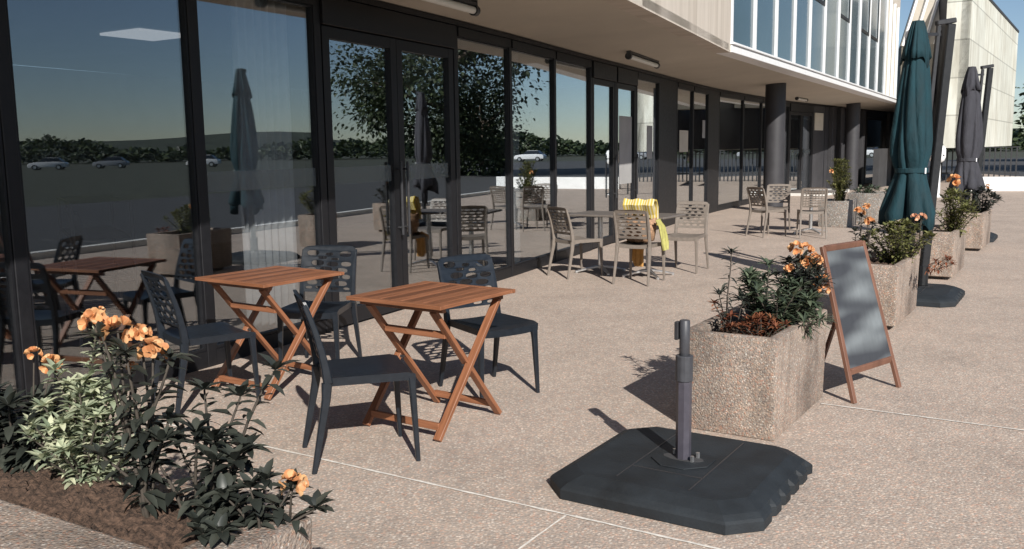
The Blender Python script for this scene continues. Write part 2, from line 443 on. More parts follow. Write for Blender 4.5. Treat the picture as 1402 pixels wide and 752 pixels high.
# pavement joints
def joint(a, b, w=.016):
    a, b = V3((*a, .004)), V3((*b, .004)); d = (b-a); L = d.length; d.normalize(); n = V3((d.y, -d.x, 0))
    mb = MB(); k = max(2, int(L/.06)); rows = []
    rnd = random.Random(int(L*1000))
    for i in range(k+1):
        p = a+d*(L*i/k)+n*rnd.uniform(-.002, .002); hw = w/2*rnd.uniform(.55, 1.15)
        rows.append((mb.bm.verts.new(p-n*hw), mb.bm.verts.new(p+n*hw)))
    for r0, r1 in zip(rows, rows[1:]): mb.face([r0[0], r0[1], r1[1], r1[0]])
    tag(mb.build('paving_joint', 'joint'), kind='structure')
jd = V3((.848, -.530, 0)); jv = V3((.530, .848, 0))
jA = V3((.2195, 3.6903, 0)); jB = V3((1.8577, 5.3165, 0))
def seg(p, d, t0, t1, w=.016): q0 = p+d*t0; q1 = p+d*t1; joint((q0.x, q0.y), (q1.x, q1.y), w)
seg(jA, jd, -2.9, 3.5); seg(jA, jv, -3.0, -.01, .011)
seg(jB, jd, .0, 4.5, .019)
seg(jA+jd*2.6, jv, -3.0, -.01, .011)
for k in (1, 2, 3, 4): seg(jB+jv*(2.9*k), jd, 2.2+0*k, 6.0, .009)

# ------------------------------------------------------------------ main building
HEAD = 2.85; FZ = 3.05
FP = [(-6.08, -.74), (-5.44, .46), (-4.80, 1.66), (-4.16, 2.86), (-3.52, 4.07), (-2.885, 5.27), (-2.228, 6.53), (-1.605, 7.73), (-.58, 9.83), (0, 11.08), (.6, 12.45), (1.21, 13.83),
      (1.70, 14.90), (2.19, 15.97), (2.80, 17.30), (3.36, 18.55), (3.95, 19.85), (4.55, 21.1), (5.0, 22.0), (6.08, 23.95), (7.0, 25.55), (8.6, 28.3), (10.0, 30.3), (10.75, 31.35), (14.03, 36.1), (15.5, 38.1), (17.0, 40.0)]
KIND = ['pane']*7 + ['door2'] + ['pane']*3 + ['leaf', 'leaf', 'pane', 'panel', 'pane', 'pane', 'panel', 'pane', 'pane', 'pane', 'door2', 'panelsign', 'clad', 'leaf', 'clad']
FS = [(-3.14, -.52), (1.26, 9.56), (3.51, 14.7), (14.16, 33.65)]
bld = empty('cafe_building', (-2.94, 5.37, 0), 0, 'long curved concrete building with dark glazed ground floor and overhanging upper storey', 'building')
IN = V3((-.883, .469, 0))

class Span:
    """a local frame along one facade span: s along, n outward, z up"""
    def __init__(s, a, b):
        s.a = V3((*a, 0)); s.d = V3((*b, 0))-s.a; s.L = s.d.length; s.d.normalize(); s.n = V3((s.d.y, -s.d.x, 0))
        s.rot = Matrix((s.d, -s.n, V3((0, 0, 1)))).transposed()
    def p(s, u, n, z): return s.a+s.d*u+s.n*n+V3((0, 0, z))
    def box(s, mb, u0, u1, n0, n1, z0, z1):
        mb.box(s.p((u0+u1)/2, (n0+n1)/2, (z0+z1)/2), (u1-u0, abs(n1-n0), z1-z0), s.rot)

def glazing(sp, u0, u1, z0, z1, fw, parent, name='window', film=False, depth=.05, sub_handle=None):
    mb = MB()
    sp.box(mb, u0, u0+fw, -depth, depth*.3, z0, z1); sp.box(mb, u1-fw, u1, -depth, depth*.3, z0, z1)
    sp.box(mb, u0+fw, u1-fw, -depth+.002, depth*.3-.002, z0, z0+fw*1.5); sp.box(mb, u0+fw, u1-fw, -depth+.002, depth*.3-.002, z1-fw, z1)
    fr = mb.build(name, 'frame', parent, world=True)
    g = MB(); sp.box(g, u0+fw*.9, u1-fw*.9, -.024, -.016, z0+fw, z1-fw*.9)
    g.build('pane', 'glass', fr)
    if film:
        f = MB(); sp.box(f, u0+fw*1.05, u1-fw*1.05, -.0145, -.0125, 1.27, 1.42); f.build('frosted_strip', 'film', fr)
    if sub_handle is not None:
        h = MB()
        hp = sub_handle
        h.tube([sp.p(hp, .07, .75), sp.p(hp, .07, 1.45)], .014, 8)
        h.tube([sp.p(hp, .0, .82), sp.p(hp, .07, .82)], .009, 6); h.tube([sp.p(hp, .0, 1.38), sp.p(hp, .07, 1.38)], .009, 6)
        h.build('handle', 'blackmetal', fr, smooth=40)
    return fr

spans = [Span(FP[i], FP[i+1]) for i in range(len(FP)-1)]
for i, (sp, k) in enumerate(zip(spans, KIND)):
    mw = .042 if i < 9 else .036
    # mullion at the start of each span
    mb = MB(); sp.box(mb, -mw, mw, -.055, .022, 0.0, HEAD)
    mb.build('mullion', 'frame', bld, world=True, bevel=.004)
    L = sp.L
    if k == 'pane':
        mb = MB(); sp.box(mb, mw+.002, L-mw-.002, -.05, .018, 0, .12)
        mb.build('base_rail', 'frame', bld, world=True)
        mb = MB(); sp.box(mb, mw+.002, L-mw-.002, -.07, .035, HEAD-.10, HEAD-.004)
        mb.build('head_rail', 'frame', bld, world=True)
        glazing(sp, mw+.003, L-mw-.003, .122, HEAD-.102, .014, bld, film=(i in (6,)), depth=.04)
    elif k in ('door2', 'leaf'):
        mb = MB(); sp.box(mb, mw+.002, L-mw-.002, -.08, .05, HEAD-.24, HEAD-.004)
        mb.build('door_header', 'frame', bld, world=True, bevel=.004)
        if k == 'door2':
            m_ = L/2+.02
            for (u0, u1, h) in ((mw+.02, m_-.004, m_-.055), (m_+.004, L-mw-.02, m_+.06)):
                glazing(sp, u0, u1, .02, HEAD-.25, .095, bld, 'door', film=True, depth=.06, sub_handle=h)
        else:
            glazing(sp, mw+.02, L-mw-.02, .02, HEAD-.25, .08, bld, 'door', depth=.06, sub_handle=L-mw-.08)
    elif k in ('panel', 'panelsign', 'clad'):
        mb = MB()
        if k == 'clad':
            sp.box(mb, mw+.002, L-mw-.002, -.1, .0, 0, HEAD)
            u = .5
            while u < L-.4:
                sp.box(mb, u, u+.32, .002, .14, 0, HEAD-.002); u += 1.05
        else:
            sp.box(mb, mw+.002, L-mw-.002, -.06, .02, 0, HEAD)
        mb.build('wall_panel', 'cladding' if k != 'panel' else 'frame', bld, world=True, bevel=.004)
        if k == 'panelsign':
            mb = MB(); sp.box(mb, .1, L-.3, .022, .05, 2.05, 2.62); mb.build('fascia_plate', 'cream', bld, world=True)

# dark band over the glazing
mb = MB()
for sp in spans: sp.box(mb, -.01, sp.L+.01, -.1, .062, HEAD+.002, HEAD+.05)
mb.build('head_beam', 'frame', bld, world=True)

# soffit: from the glazing head out to the fascia edge
def along(poly, t):
    Ls = [(V3((*poly[i+1], 0))-V3((*poly[i], 0))).length for i in range(len(poly)-1)]
    T = t*sum(Ls)
    for i, l in enumerate(Ls):
        if T <= l+1e-6: return V3((*poly[i], 0)).lerp(V3((*poly[i+1], 0)), T/l)
        T -= l
    return V3((*poly[-1], 0))
def on_fascia(p):
    """nearest point on the fascia line"""
    best = None
    for i in range(len(FS)-1):
        a = V3((*FS[i], 0)); d = V3((*FS[i+1], 0))-a; t = max(0, min(1, (p-a).dot(d)/d.dot(d))); q = a+d*t
        if best is None or (q-p).length < (best-p).length: best = q
    return best
mb = MB(); rows = []
fpts = [V3((*p, 0)) for p in FP]
dense = []
for i in range(len(fpts)-1):
    for k in range(3): dense.append(fpts[i].lerp(fpts[i+1], k/3))
dense.append(fpts[-1])
outs = [on_fascia(p) for p in dense]
outs[0] = V3((*FS[0], 0))
for p, q in zip(dense, outs):
    q = V3((*q.xy, 0))
    row = [p+IN*.05+V3((0, 0, HEAD+.055))]
    for t in (.15, .5, 1.0): row.append(p.lerp(q, t)+V3((0, 0, (HEAD+.055)*(1-t)+FZ*t)))
    rows.append([mb.bm.verts.new(v) for v in row])
for r0, r1 in zip(rows, rows[1:]):
    for k in range(3): mb.face([r0[k], r0[k+1], r1[k+1], r1[k]])
bmesh.ops.remove_doubles(mb.bm, verts=mb.bm.verts, dist=.0005)
ret = bmesh.ops.extrude_face_region(mb.bm, geom=list(mb.bm.faces))
bmesh.ops.translate(mb.bm, verts=[v for v in ret['geom'] if isinstance(v, bmesh.types.BMVert)], vec=(0, 0, .1))
mb.build('soffit', 'soffit', bld, world=True, smooth=30)

# upper storey
TOP = 7.2
def wall_uv(mb, sp, u0, u1, n0, n1, z0, z1):
    vs = [sp.p(u, n, z) for z in (z0, z1) for u, n in ((u0, n0), (u1, n0), (u1, n1), (u0, n1))]
    v = [mb.bm.verts.new(q) for q in vs]
    U = [(u0, z0), (u1, z0), (u1, z0), (u0, z0), (u0, z1), (u1, z1), (u1, z1), (u0, z1)]
    for idx in ((3, 2, 1, 0), (4, 5, 6, 7), (0, 1, 5, 4), (1, 2, 6, 5), (2, 3, 7, 6), (3, 0, 4, 7)):
        mb.face([v[i] for i in idx], [U[i] if i not in (1, 2, 5, 6) or idx not in ((1, 2, 6, 5),) else (U[i][0]+(0 if i in (1, 5) else .3), U[i][1]) for i in idx])
f0, f1, f2 = Span(FS[0], FS[1]), Span(FS[1], FS[2]), Span(FS[2], FS[3])
for sp in (f0, f1):
    mb = MB(); wall_uv(mb, sp, 0, sp.L, -.3, .0, FZ-.02, TOP); mb.build('fascia_wall', 'board', bld, world=True)
mb = MB(); wall_uv(mb, f2, .02, f2.L, -.3, -.02, 6.35, TOP); mb.build('fascia_wall', 'board', bld, world=True)
ws = [.063, 1.515, 3.067, 4.618, 6.115, 7.775, 9.543, 11.172, 12.825, 14.613, 16.471, 18.284]
mb = MB(); f2.box(mb, -.0, f2.L, -.3, .03, FZ-.02, FZ+.10); f2.box(mb, -.02, f2.L, -.25, .06, FZ+.102, FZ+.14)
mb.build('window_sill', 'white_metal', bld, world=True, bevel=.006)
for i in range(11):
    u0, u1 = ws[i], ws[i+1]
    mb = MB(); f2.box(mb, u0-.05, u0+.05, -.075, .012, FZ+.142, 6.34)
    w = mb.build('upper_window', 'white_metal', bld, world=True, bevel=.005)
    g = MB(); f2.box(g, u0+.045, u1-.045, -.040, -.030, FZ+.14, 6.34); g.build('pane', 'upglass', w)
    if i in (4, 6, 8, 9):
        g = MB(); f2.box(g, u0+.056, u1-.056, -.06, -.012, 4.72, 4.80)
        f2.box(g, u0+.056, u0+.10, -.06, -.012, 4.802, 6.33); f2.box(g, u1-.10, u1-.056, -.06, -.012, 4.802, 6.33)
        g.build('sash', 'frame', w)
    g = MB(); f2.box(g, u0+.06, u1-.06, -.20, -.17, FZ+.2, 3.95+.05*((i*7) % 3)); g.build('reflection_band', 'cladding', w)  # dark strip added to stand for the band reflected low in the glass
mb = MB(); f2.box(mb, ws[-1]-.05, ws[-1]+.05, -.075, .012, FZ+.142, 6.34); mb.build('wall_rib', 'white_metal', bld, world=True, bevel=.005)
# ribs after the windows
mb = MB(); wall_uv(mb, f2, ws[-1]+.06, f2.L, -.3, -.03, FZ+.142, 6.348); mb.build('fascia_wall', 'ribconcrete', bld, world=True)
u = ws[-1]+.75
while u < f2.L:
    mb = MB(); f2.box(mb, u-.06, u+.06, -.028, .05, FZ+.142, 6.34); mb.build('wall_rib', 'white_metal', bld, world=True, bevel=.005); u += 1.0
# room behind the upper windows, roof, ground floor room
mb = MB(); f2.box(mb, 0, f2.L, -2.6, -2.5, FZ+.15, TOP-.06); f2.box(mb, 0, f2.L, -2.49, -.31, FZ+.06, FZ+.12)
mb.build('interior_wall', 'int_dark', bld, world=True)
def strip(name, mat, A, B, z, t):
    mb = MB()
    ra = [mb.bm.verts.new((p.x, p.y, z)) for p in A]; rb = [mb.bm.verts.new((p.x, p.y, z)) for p in B]
    for i in range(len(A)-1): mb.face([ra[i], ra[i+1], rb[i+1], rb[i]])
    ret = bmesh.ops.extrude_face_region(mb.bm, geom=list(mb.bm.faces))
    bmesh.ops.translate(mb.bm, verts=[v for v in ret['geom'] if isinstance(v, bmesh.types.BMVert)], vec=(0, 0, t))
    return mb.build(name, mat, bld, world=True)
fs = [V3((*p, 0)) for p in FS]
strip('roof', 'cladding', [p+IN*.31 for p in fs], [p+IN*13 for p in fs], TOP-.05, .1)
A = [p+IN*.1 for p in fpts]; B = [p+IN*6.5 for p in fpts]
strip('interior_floor', 'int_floor', A, B, .006, .006)
strip('interior_ceiling', 'int_ceiling', [p+IN*.11 for p in fpts], B, 2.76, .06)
for i in range(len(fpts)-1):
    if i % 3 == 0:
        j = min(i+3, len(fpts)-1); sp = Span(B[i].xy, B[j].xy)
        mb = MB(); sp.box(mb, 0, sp.L, -.1, .0, .012, 2.76); mb.build('interior_wall', 'int_wall' if (i//3) % 3 != 1 else 'int_dark', bld, world=True)
for q in (0, 14, 17, 21, 26):
    sp = Span((fpts[q]+IN*.2).xy, (fpts[q]+IN*6.4).xy)
    mb = MB(); sp.box(mb, 0, sp.L, -.06, .06, .012, 2.755); mb.build('interior_wall', 'int_dark', bld, world=True)
# columns on the terrace
for (x, y, r) in ((6.24, 21.6, .235), (11.85, 31.7, .235)):
    mb = MB(); mb.lathe([(r, 0), (r, 3.04)], 40, (x, y)); mb.build('column', 'column', bld, world=True, smooth=40)
    mb = MB(); mb.lathe([(r+.02, 0), (r+.02, .08)], 40, (x, y)); mb.build('column_base', 'column', bld, world=True, smooth=40)
# entrance step near the far door
sp = spans[21]
mb = MB(); sp.box(mb, -.1, sp.L+.6, .065, 1.1, 0, .10); mb.build('entrance_step', 'kerb', bld, world=True, bevel=.01)
# leaning ribbed wing at the far end
A0, A1 = V3((14.22, 33.55, 3.06)), V3((15.15, 33.0, 3.06)); up_ = V3((0, 0, 2.0)); lean = V3((1.0, .2, 3.4)); back = V3((.3, 1.0, 0))
mb = MB(); mb.hexa([A0, A1, A1+back, A0+back, A0+up_, A1+up_, A1+up_+back, A0+up_+back]); mb.build('wing_wall', 'ribconcrete', bld, world=True)
mb = MB(); B0, B1 = A0+up_+V3((0, 0, .003)), A1+up_+V3((0, 0, .003))
mb.hexa([B0, B1, B1+back, B0+back, B0+lean, B1+lean, B1+lean+back, B0+lean+back]); mb.build('leaning_wall', 'soffit', bld, world=True)
for k in range(4):
    p = B0.lerp(B1, k/3)+V3((-.02, -.06, 0)); mb = MB(); mb.bar(p, p+lean, .08, .12, (0, 1, 0)); mb.build('leaning_rib', 'white_metal', bld, world=True)

# ------------------------------------------------------------------ far concrete block
blk = empty('concrete_block', (15.4, 31, 0), 0, 'tall pale concrete panelled block overhanging a dark railed gap, beyond the closed umbrellas', 'building')
c0 = V3((15.4, 31)); dr = V3((math.sin(R(33.5)), math.cos(R(33.5)))); dl = V3((-.834, .552))
far = c0+dr*17.0; lf = c0+dl*.75
s1 = Span(c0.xy, far.xy); s2 = Span(lf.xy, c0.xy)
BT, BB = 6.83, 1.40
mb = MB(); wall_uv(mb, s1, 0, s1.L, -.3, 0, BB, BT); mb.build('side_wall', 'blockwall', blk, world=True)
mb = MB(); wall_uv(mb, s2, 0, s2.L-.002, -.3, 0, BB, BT); mb.build('front_wall', 'blockwall', blk, world=True)
mb = MB(); s1.box(mb, -.02, s1.L+.02, -.33, .03, BT+.002, BT+.10); mb.build('coping', 'cladding', blk, world=True)
mb = MB(); mb.prism([(c0.x-.02, c0.y+.3), (far.x-.3, far.y-.3), (far.x-4, far.y+3), (lf.x+.6, lf.y+3.5), (lf.x+.5, lf.y+.3)], BB+.05, BT-.05); mb.build('inner_mass', 'int_dark', blk, world=True)
mb = MB(); s1.box(mb, .4, 2.6, -3.0, -2.8, -.05, BB); mb.build('undercroft_wall', 'int_dark', blk, world=True)

# white parapet, railing and the dark gap behind
wA, wB = V3((14.6, 30.1, 0)), V3((22.5, 27.5, 0))
sp = Span((15.0, 29.75), (22.5, 27.1))
sp = Span((15.0, 29.6), (20.6, 27.75))
mb = MB(); sp.box(mb, 0, sp.L, -.2, 0, 0, .46)
o = mb.build('parapet_wall', 'whitewall', bevel=.01); tag(o, 'low white rendered parapet wall closing the far end of the terrace', 'wall')
ra, rb = V3((16.4, 37.0)), V3((19.95, 35.7))
sp = Span(ra.xy, rb.xy)
rl = empty('metal_railing', (ra.x, ra.y, 0), 0, 'dark upright bar railing under the pale concrete block', 'railing')
mb = MB(); u = .05
while u < sp.L: sp.box(mb, u-.025, u+.025, -.02, .02, 0, 1.36); u += .19
mb.build('baluster', 'blackmetal', rl, world=True)
mb = MB(); sp.box(mb, 0, sp.L, -.03, .03, 1.362, 1.40); sp.box(mb, 0, sp.L, -.03, .03, .34, .40); mb.build('rail', 'blackmetal', rl, world=True)

# ------------------------------------------------------------------ things on / in the building
def tube_lamp(p, q, label):
    p, q = V3(p), V3(q); d = (q-p).normalized()
    t = empty('tube_lamp', p, 0, label, 'lamp', 'tube lamps under the soffit')
    mb = MB(); mb.tube([V3((0, 0, 0)), q-p], .035, 12); mb.build('lamp_tube', 'diffuser', t, smooth=40)
    for e in (V3((0, 0, 0)), q-p):
        mb = MB(); mb.tube([e-d*.03, e+d*.03], .05, 12); mb.box(e+V3((0, 0, .045)), (.06, .06, .09)); mb.build('end_bracket', 'blackmetal', t)
    mb = MB(); mb.bar(V3((0, 0, .055)), q-p+V3((0, 0, .055)), .07, .03); mb.build('lamp_tray', 'blackmetal', t)
tube_lamp((1.75, 13.55, 2.88), (2.42, 15.15, 2.88), 'dark tube lamp on the soffit left of the concrete corner edge')
tube_lamp((-.95, 7.55, 2.86), (-.32, 8.85, 2.86), 'tube lamp on the soffit above the glazed doors, cut by the photo top')
tube_lamp((8.3, 26.6, 2.9), (8.95, 27.75, 2.9), 'small tube lamp on the soffit between the two round columns')
tube_lamp((12.4, 33.6, 2.92), (12.9, 34.5, 2.92), 'tiny tube lamp on the soffit past the farther round column')

def notice(px_sp, u0, u1, z0, z1, label, mat='notice'):
    mb = MB(); px_sp.box(mb, u0, u1, -.0152, -.0125, z0, z1); o = mb.build('notice', mat); tag(o, label, 'poster', 'notices fixed to the glazing'); return o
notice(spans[12], .30, .98, .95, 2.08, 'tall pale grey poster on the glass door behind the yellow striped towel')
notice(spans[13], .75, 1.1, 1.35, 1.95, 'narrow grey poster on the glass right of the tall pale poster')
notice(spans[15], .35, 1.1, 1.45, 1.90, 'grey-brown poster on the glass right of the dark wall panel', 'cream')
notice(spans[16], .95, 1.2, 1.75, 2.15, 'small pale notice high on the glass left of the round column')

def curtain(p, q, z0, z1, label, folds=9):
    p, q = V3((*p, 0)), V3((*q, 0)); d = q-p; L = d.length; d.normalize(); n = V3((d.y, -d.x, 0))
    mb = MB(); cols = []; K = folds*8
    for i in range(K+1):
        w = .035*math.sin(2*math.pi*folds*i/K)*(1+.4*math.sin(i*.7))
        c = p+d*(L*i/K)+n*w
        cols.append([mb.bm.verts.new(c+V3((0, 0, z))) for z in (z0, (z0+z1)/2, z1)])
    for a, b in zip(cols, cols[1:]):
        for k in range(2): mb.face([a[k], b[k], b[k+1], a[k+1]])
    ret = bmesh.ops.extrude_face_region(mb.bm, geom=list(mb.bm.faces))
    bmesh.ops.translate(mb.bm, verts=[v for v in ret['geom'] if isinstance(v, bmesh.types.BMVert)], vec=n*.006)
    o = mb.build('curtain', 'curtain', smooth=True); tag(o, label, 'curtain')
sp6 = spans[6]
def inp(sp, u, n): p = sp.p(u, -n, 0); return (p.x, p.y)
curtain(inp(sp6, .50, .11), inp(sp6, 1.12, .11), .03, 2.74, 'white gathered curtain inside the glass left of the entrance doors', 7)
sp9 = spans[9]
curtain(inp(sp9, .22, .15), inp(sp9, .62, .15), .03, 2.74, 'narrow white curtain inside the glass behind the right navy chair', 4)
# ceiling panel lamp inside
mb = MB(); sp = Span((-3.55, 8.95), (-3.05, 9.75)); sp.box(mb, 0, .62, -.62, 0, 2.735, 2.757)
o = mb.build('ceiling_panel', 'litpanel'); tag(o, 'square pale ceiling lamp panel seen through the leftmost large window', 'ceiling lamp')
# wire rack of folded chairs inside the first pane
rk = empty('wire_rack', (-3.25, 7.05, .012), facing(60), 'black wire rack standing inside the leftmost large window', 'rack')
mb = MB()
for x in (-.6, .6):
    for y in (-.2, .2): mb.tube([(x, y, 0), (x, y, 1.2)], .014, 8)
mb.build('rack_post', 'blackmetal', rk)
for z in (.3, .62, .94, 1.2):
    mb = MB()
    for y in (-.2, .2): mb.tube([(-.6, y, z), (.6, y, z)], .009, 6)
    for k in range(13): mb.tube([(-.6+.1*k, -.2, z), (-.6+.1*k, .2, z)], .005, 5)
    mb.build('shelf', 'blackmetal', rk)
for k in range(5):
    mb = MB(); x = -.44+.22*k
    mb.tube([(x-.08, -.1, .95), (x-.06, -.16, 1.12), (x+.06, -.16, 1.14), (x+.08, -.1, .95)], .008, 6); mb.build('hook', 'blackmetal', rk)
# ------------------------------------------------------------------ chairs
def perforated(name, outer, holes, warp, thick):
    cu = bpy.data.curves.new(name, 'CURVE'); cu.dimensions = '2D'; cu.fill_mode = 'BOTH'; cu.extrude = thick/2
    for poly in [outer]+holes:
        s = cu.splines.new('POLY'); s.points.add(len(poly)-1); s.use_cyclic_u = True
        for pt, (x, y) in zip(s.points, poly): pt.co = (x, y, 0, 1)
    ob = bpy.data.objects.new(name, cu); COL.objects.link(ob)
    dg = bpy.context.evaluated_depsgraph_get(); dg.update()
    me = bpy.data.meshes.new_from_object(ob.evaluated_get(dg))
    bpy.data.objects.remove(ob); bpy.data.curves.remove(cu)
    for v in me.vertices: v.co = warp(v.co.x, v.co.y, v.co.z)
    me.materials.clear()
    return me

def ellipse(cx, cy, a, b, n=16, sq=2.4):
    out = []
    for k in range(n):
        t = 2*math.pi*k/n; c, s = math.cos(t), math.sin(t)
        out.append((cx+a*math.copysign(abs(c)**(2/sq), c), cy+b*math.copysign(abs(s)**(2/sq), s)))
    return out

def back_y(z):      # rear profile of the chair back
    t = max(0, z-.44)
    return -.205-.10*t-.38*t*t
def chair(name, mat, kind, loc, az, label, cat, group):
    t = empty(name, loc, facing(az), label, cat, group)
    # seat: dished panel with an apron
    mb = MB(); nx, ny = 10, 10; top = []
    for j in range(ny+1):
        y = -.20+.43*j/ny; hw = .198+.024*j/ny; row = []
        for i in range(nx+1):
            u = -1+2*i/nx; z = .452+.012*abs(u)**3-.012*(1-u*u)*math.sin(math.pi*min(1, (j/ny)*1.05))
            if j == ny: z -= .012
            row.append(mb.bm.verts.new((u*hw, y, z)))
        top.append(row)
    bot = [[mb.bm.verts.new((v.co.x*.985, v.co.y, v.co.z-.016 if 0 < i < nx and 0 < j < ny else v.co.z-.042)) for i, v in enumerate(r)] for j, r in enumerate(top)]
    for j in range(ny):
        for i in range(nx):
            mb.face([top[j][i], top[j][i+1], top[j+1][i+1], top[j+1][i]]); mb.face([bot[j+1][i], bot[j+1][i+1], bot[j][i+1], bot[j][i]])
    for i in range(nx):
        mb.face([top[0][i+1], top[0][i], bot[0][i], bot[0][i+1]]); mb.face([top[ny][i], top[ny][i+1], bot[ny][i+1], bot[ny][i]])
    for j in range(ny):
        mb.face([top[j][0], top[j+1][0], bot[j+1][0], bot[j][0]]); mb.face([top[j+1][nx], top[j][nx], bot[j][nx], bot[j+1][nx]])
    mb.build('seat', mat, t, smooth=35)
    for s in (-1, 1):
        mb = MB(); mb.sweep([(s*.198, .212, .435), (s*.202, .216, .36), (s*.212, .232, 0)], [(.046, .040), (.036, .032), (.022, .022)]); mb.build('leg', mat, t, smooth=30)
        mb = MB(); mb.sweep([(s*.196, -.205, .44), (s*.200, -.212, .36), (s*.212, -.285, 0)], [(.038, .050), (.032, .042), (.022, .024)]); mb.build('leg', mat, t, smooth=30)
        zs = [.44, .52, .60, .68, .76, .83]
        mb = MB(); mb.sweep([(s*(.196+.012*(z-.44)), back_y(z)+.006, z) for z in zs], [(.034, .046), (.030, .040), (.028, .034), (.026, .030), (.024, .026), (.02, .02)]); mb.build('back_frame', mat, t, smooth=30)
    # backrest panel
    z0, z1 = .525, .855
    W0, W1 = .190, .205
    def rr():
        o = []; c = .035
        pts = [(-W0, z0), (W0, z0), (W1, z1-c), (W1-c*.3, z1-c*.3), (W1-c, z1), (0, z1+.008), (-W1+c, z1), (-W1+c*.3, z1-c*.3), (-W1, z1-c)]
        for (a, b) in zip(pts, pts[1:]+pts[:1]):
            d = math.hypot(b[0]-a[0], b[1]-a[1]); k = max(1, int(d/.035))
            for i in range(k): o.append((a[0]+(b[0]-a[0])*i/k, a[1]+(b[1]-a[1])*i/k))
        return o
    holes = []
    if kind == 'oval':
        rows = [(.800, [(-.125, .048, .020), (0, .030, .012), (.125, .048, .020)]), (.765, [(-.045, .030, .010), (.05, .034, .011)]),
                (.728, [(-.135, .042, .017), (-.03, .045, .018), (.085, .05, .020)]), (.682, [(-.10, .05, .018), (.02, .05, .018), (.13, .036, .016)]),
                (.636, [(-.14, .034, .017), (-.045, .045, .019), (.065, .045, .019), (.15, .022, .015)]), (.588, [(-.10, .05, .018), (.015, .046, .017), (.12, .042, .018)]),
                (.550, [(-.145, .026, .010), (-.05, .036, .011), (.06, .036, .011), (.145, .026, .010)])]
        for z, hs in rows:
            for x, a, b in hs: holes.append(ellipse(x, z+(.006 if x > 0 else -.004), a, b))
    elif kind == 'leaf':
        for r, z in enumerate((.565, .605, .645, .685, .725, .765, .805)):
            off = .045 if r % 2 else 0
            for x in (-.135, -.045, .045, .135):
                xx = x+off*.6
                if abs(xx) < .16: holes.append(ellipse(xx, z, .036 if (r+int(x*100)) % 3 else .024, .012, 12, 2))
    else:
        for r in range(7):
            for c in range(7): holes.append(ellipse(-.15+.05*c, .56+.042*r, .017, .012, 8, 4))
    def warp(x, y, w):
        z = y; k = .42*(W1*W1-x*x)
        return V3((x, back_y(z)-k*.75+w+.014, z))
    me = perforated('backrest', rr(), holes, warp, .014)
    o = link_mesh('backrest', me, mat, t, smooth=35)
    return t
GN = 'navy resin chairs round the wooden tables'
ch0 = chair('garden_chair', 'navy', 'oval', (-.775, 4.53, 0), 71, 'nearest navy chair with pierced back, facing right towards the nearer wooden table', 'chair', GN)
copy_tree(ch0, (-.15, 5.74, 0), 146, 'navy pierced chair on the right of the nearer wooden table, facing the camera')
copy_tree(ch0, (-1.91, 5.53, 0), 50, 'navy pierced chair left of the farther wooden table, in front of the dark window')
copy_tree(ch0, (-1.40, 6.44, 0), 188, 'navy pierced chair against the glass behind the farther wooden table')
GT = 'taupe resin chairs round the grey tables'
ct0 = chair('terrace_chair', 'taupe', 'leaf', (.80, 11.08, 0), 58, 'taupe leaf-cut chair at the left end of the grey tables, facing right', 'chair', GT)
copy_tree(ct0, (1.49, 10.45, 0), 30, 'taupe chair with the bag and yellow towel on it, its back to the camera')
copy_tree(ct0, (2.20, 11.38, 0), 208, 'taupe chair at the right end of the grey tables, sunlit on its back')
copy_tree(ct0, (4.45, 15.72, 0), 62, 'distant taupe chair with leaf-cut back, in front of the round column')
copy_tree(ct0, (4.78, 16.35, 0), 205, 'distant taupe chair with bright sunlit back, just behind another by the column')
cm0 = chair('terrace_chair', 'taupe', 'mesh', (5.10, 15.35, 0), 12, 'distant taupe chair with fine grid back turned squarely to the camera', 'chair', GT)

# ------------------------------------------------------------------ tables
def fold_table(loc, az, label):
    t = empty('folding_table', loc, facing(az), label, 'table', 'wooden folding tables')
    mb = MB(); W = .68; Z = .742
    n = 9; sw = W/n
    for k in range(n): mb.box((-W/2+sw*(k+.5), 0, Z), (sw-.006, .60, .020))
    mb.box((0, .322, Z), (W, .040, .021)); mb.box((0, -.322, Z), (W, .040, .021))
    mb.build('tabletop', 'wood', t, bevel=.002)
    mb = MB()
    for y in (-.26, .26): mb.box((0, y, Z-.026), (.60, .03, .028))
    mb.build('batten', 'wood', t, bevel=.002)
    for s in (-1, 1):
        x1, x2 = s*.262, s*.232
        mb = MB(); mb.bar((x1, .27, .705), (x1, -.30, .012), .024, .046, (1, 0, 0)); mb.build('leg', 'wood', t, bevel=.002)
        mb = MB(); mb.bar((x2, -.27, .705), (x2, .30, .012), .024, .046, (1, 0, 0)); mb.build('leg', 'wood', t, bevel=.002)
        mb = MB(); mb.tube([(x1+s*.016, -.015, .36), (x2-s*.016, -.015, .36)], .008, 8); mb.build('pivot', 'blackmetal', t)
    for (x, y, z) in ((.249, -.262, .075), (.219, .262, .075), (.219, -.155, .555)):
        mb = MB(); mb.bar((-x, y, z), (x, y, z), .022, .038); mb.build('stretcher', 'wood', t, bevel=.002)
    return t
# feet lie along the grid (bearing 33 deg)
tb0 = fold_table((-.455, 5.08, 0), 35, 'nearer square wooden folding table, between two navy chairs')
copy_tree(tb0, (-1.60, 5.95, 0), 35, 'farther square wooden folding table, close to the glazed wall')

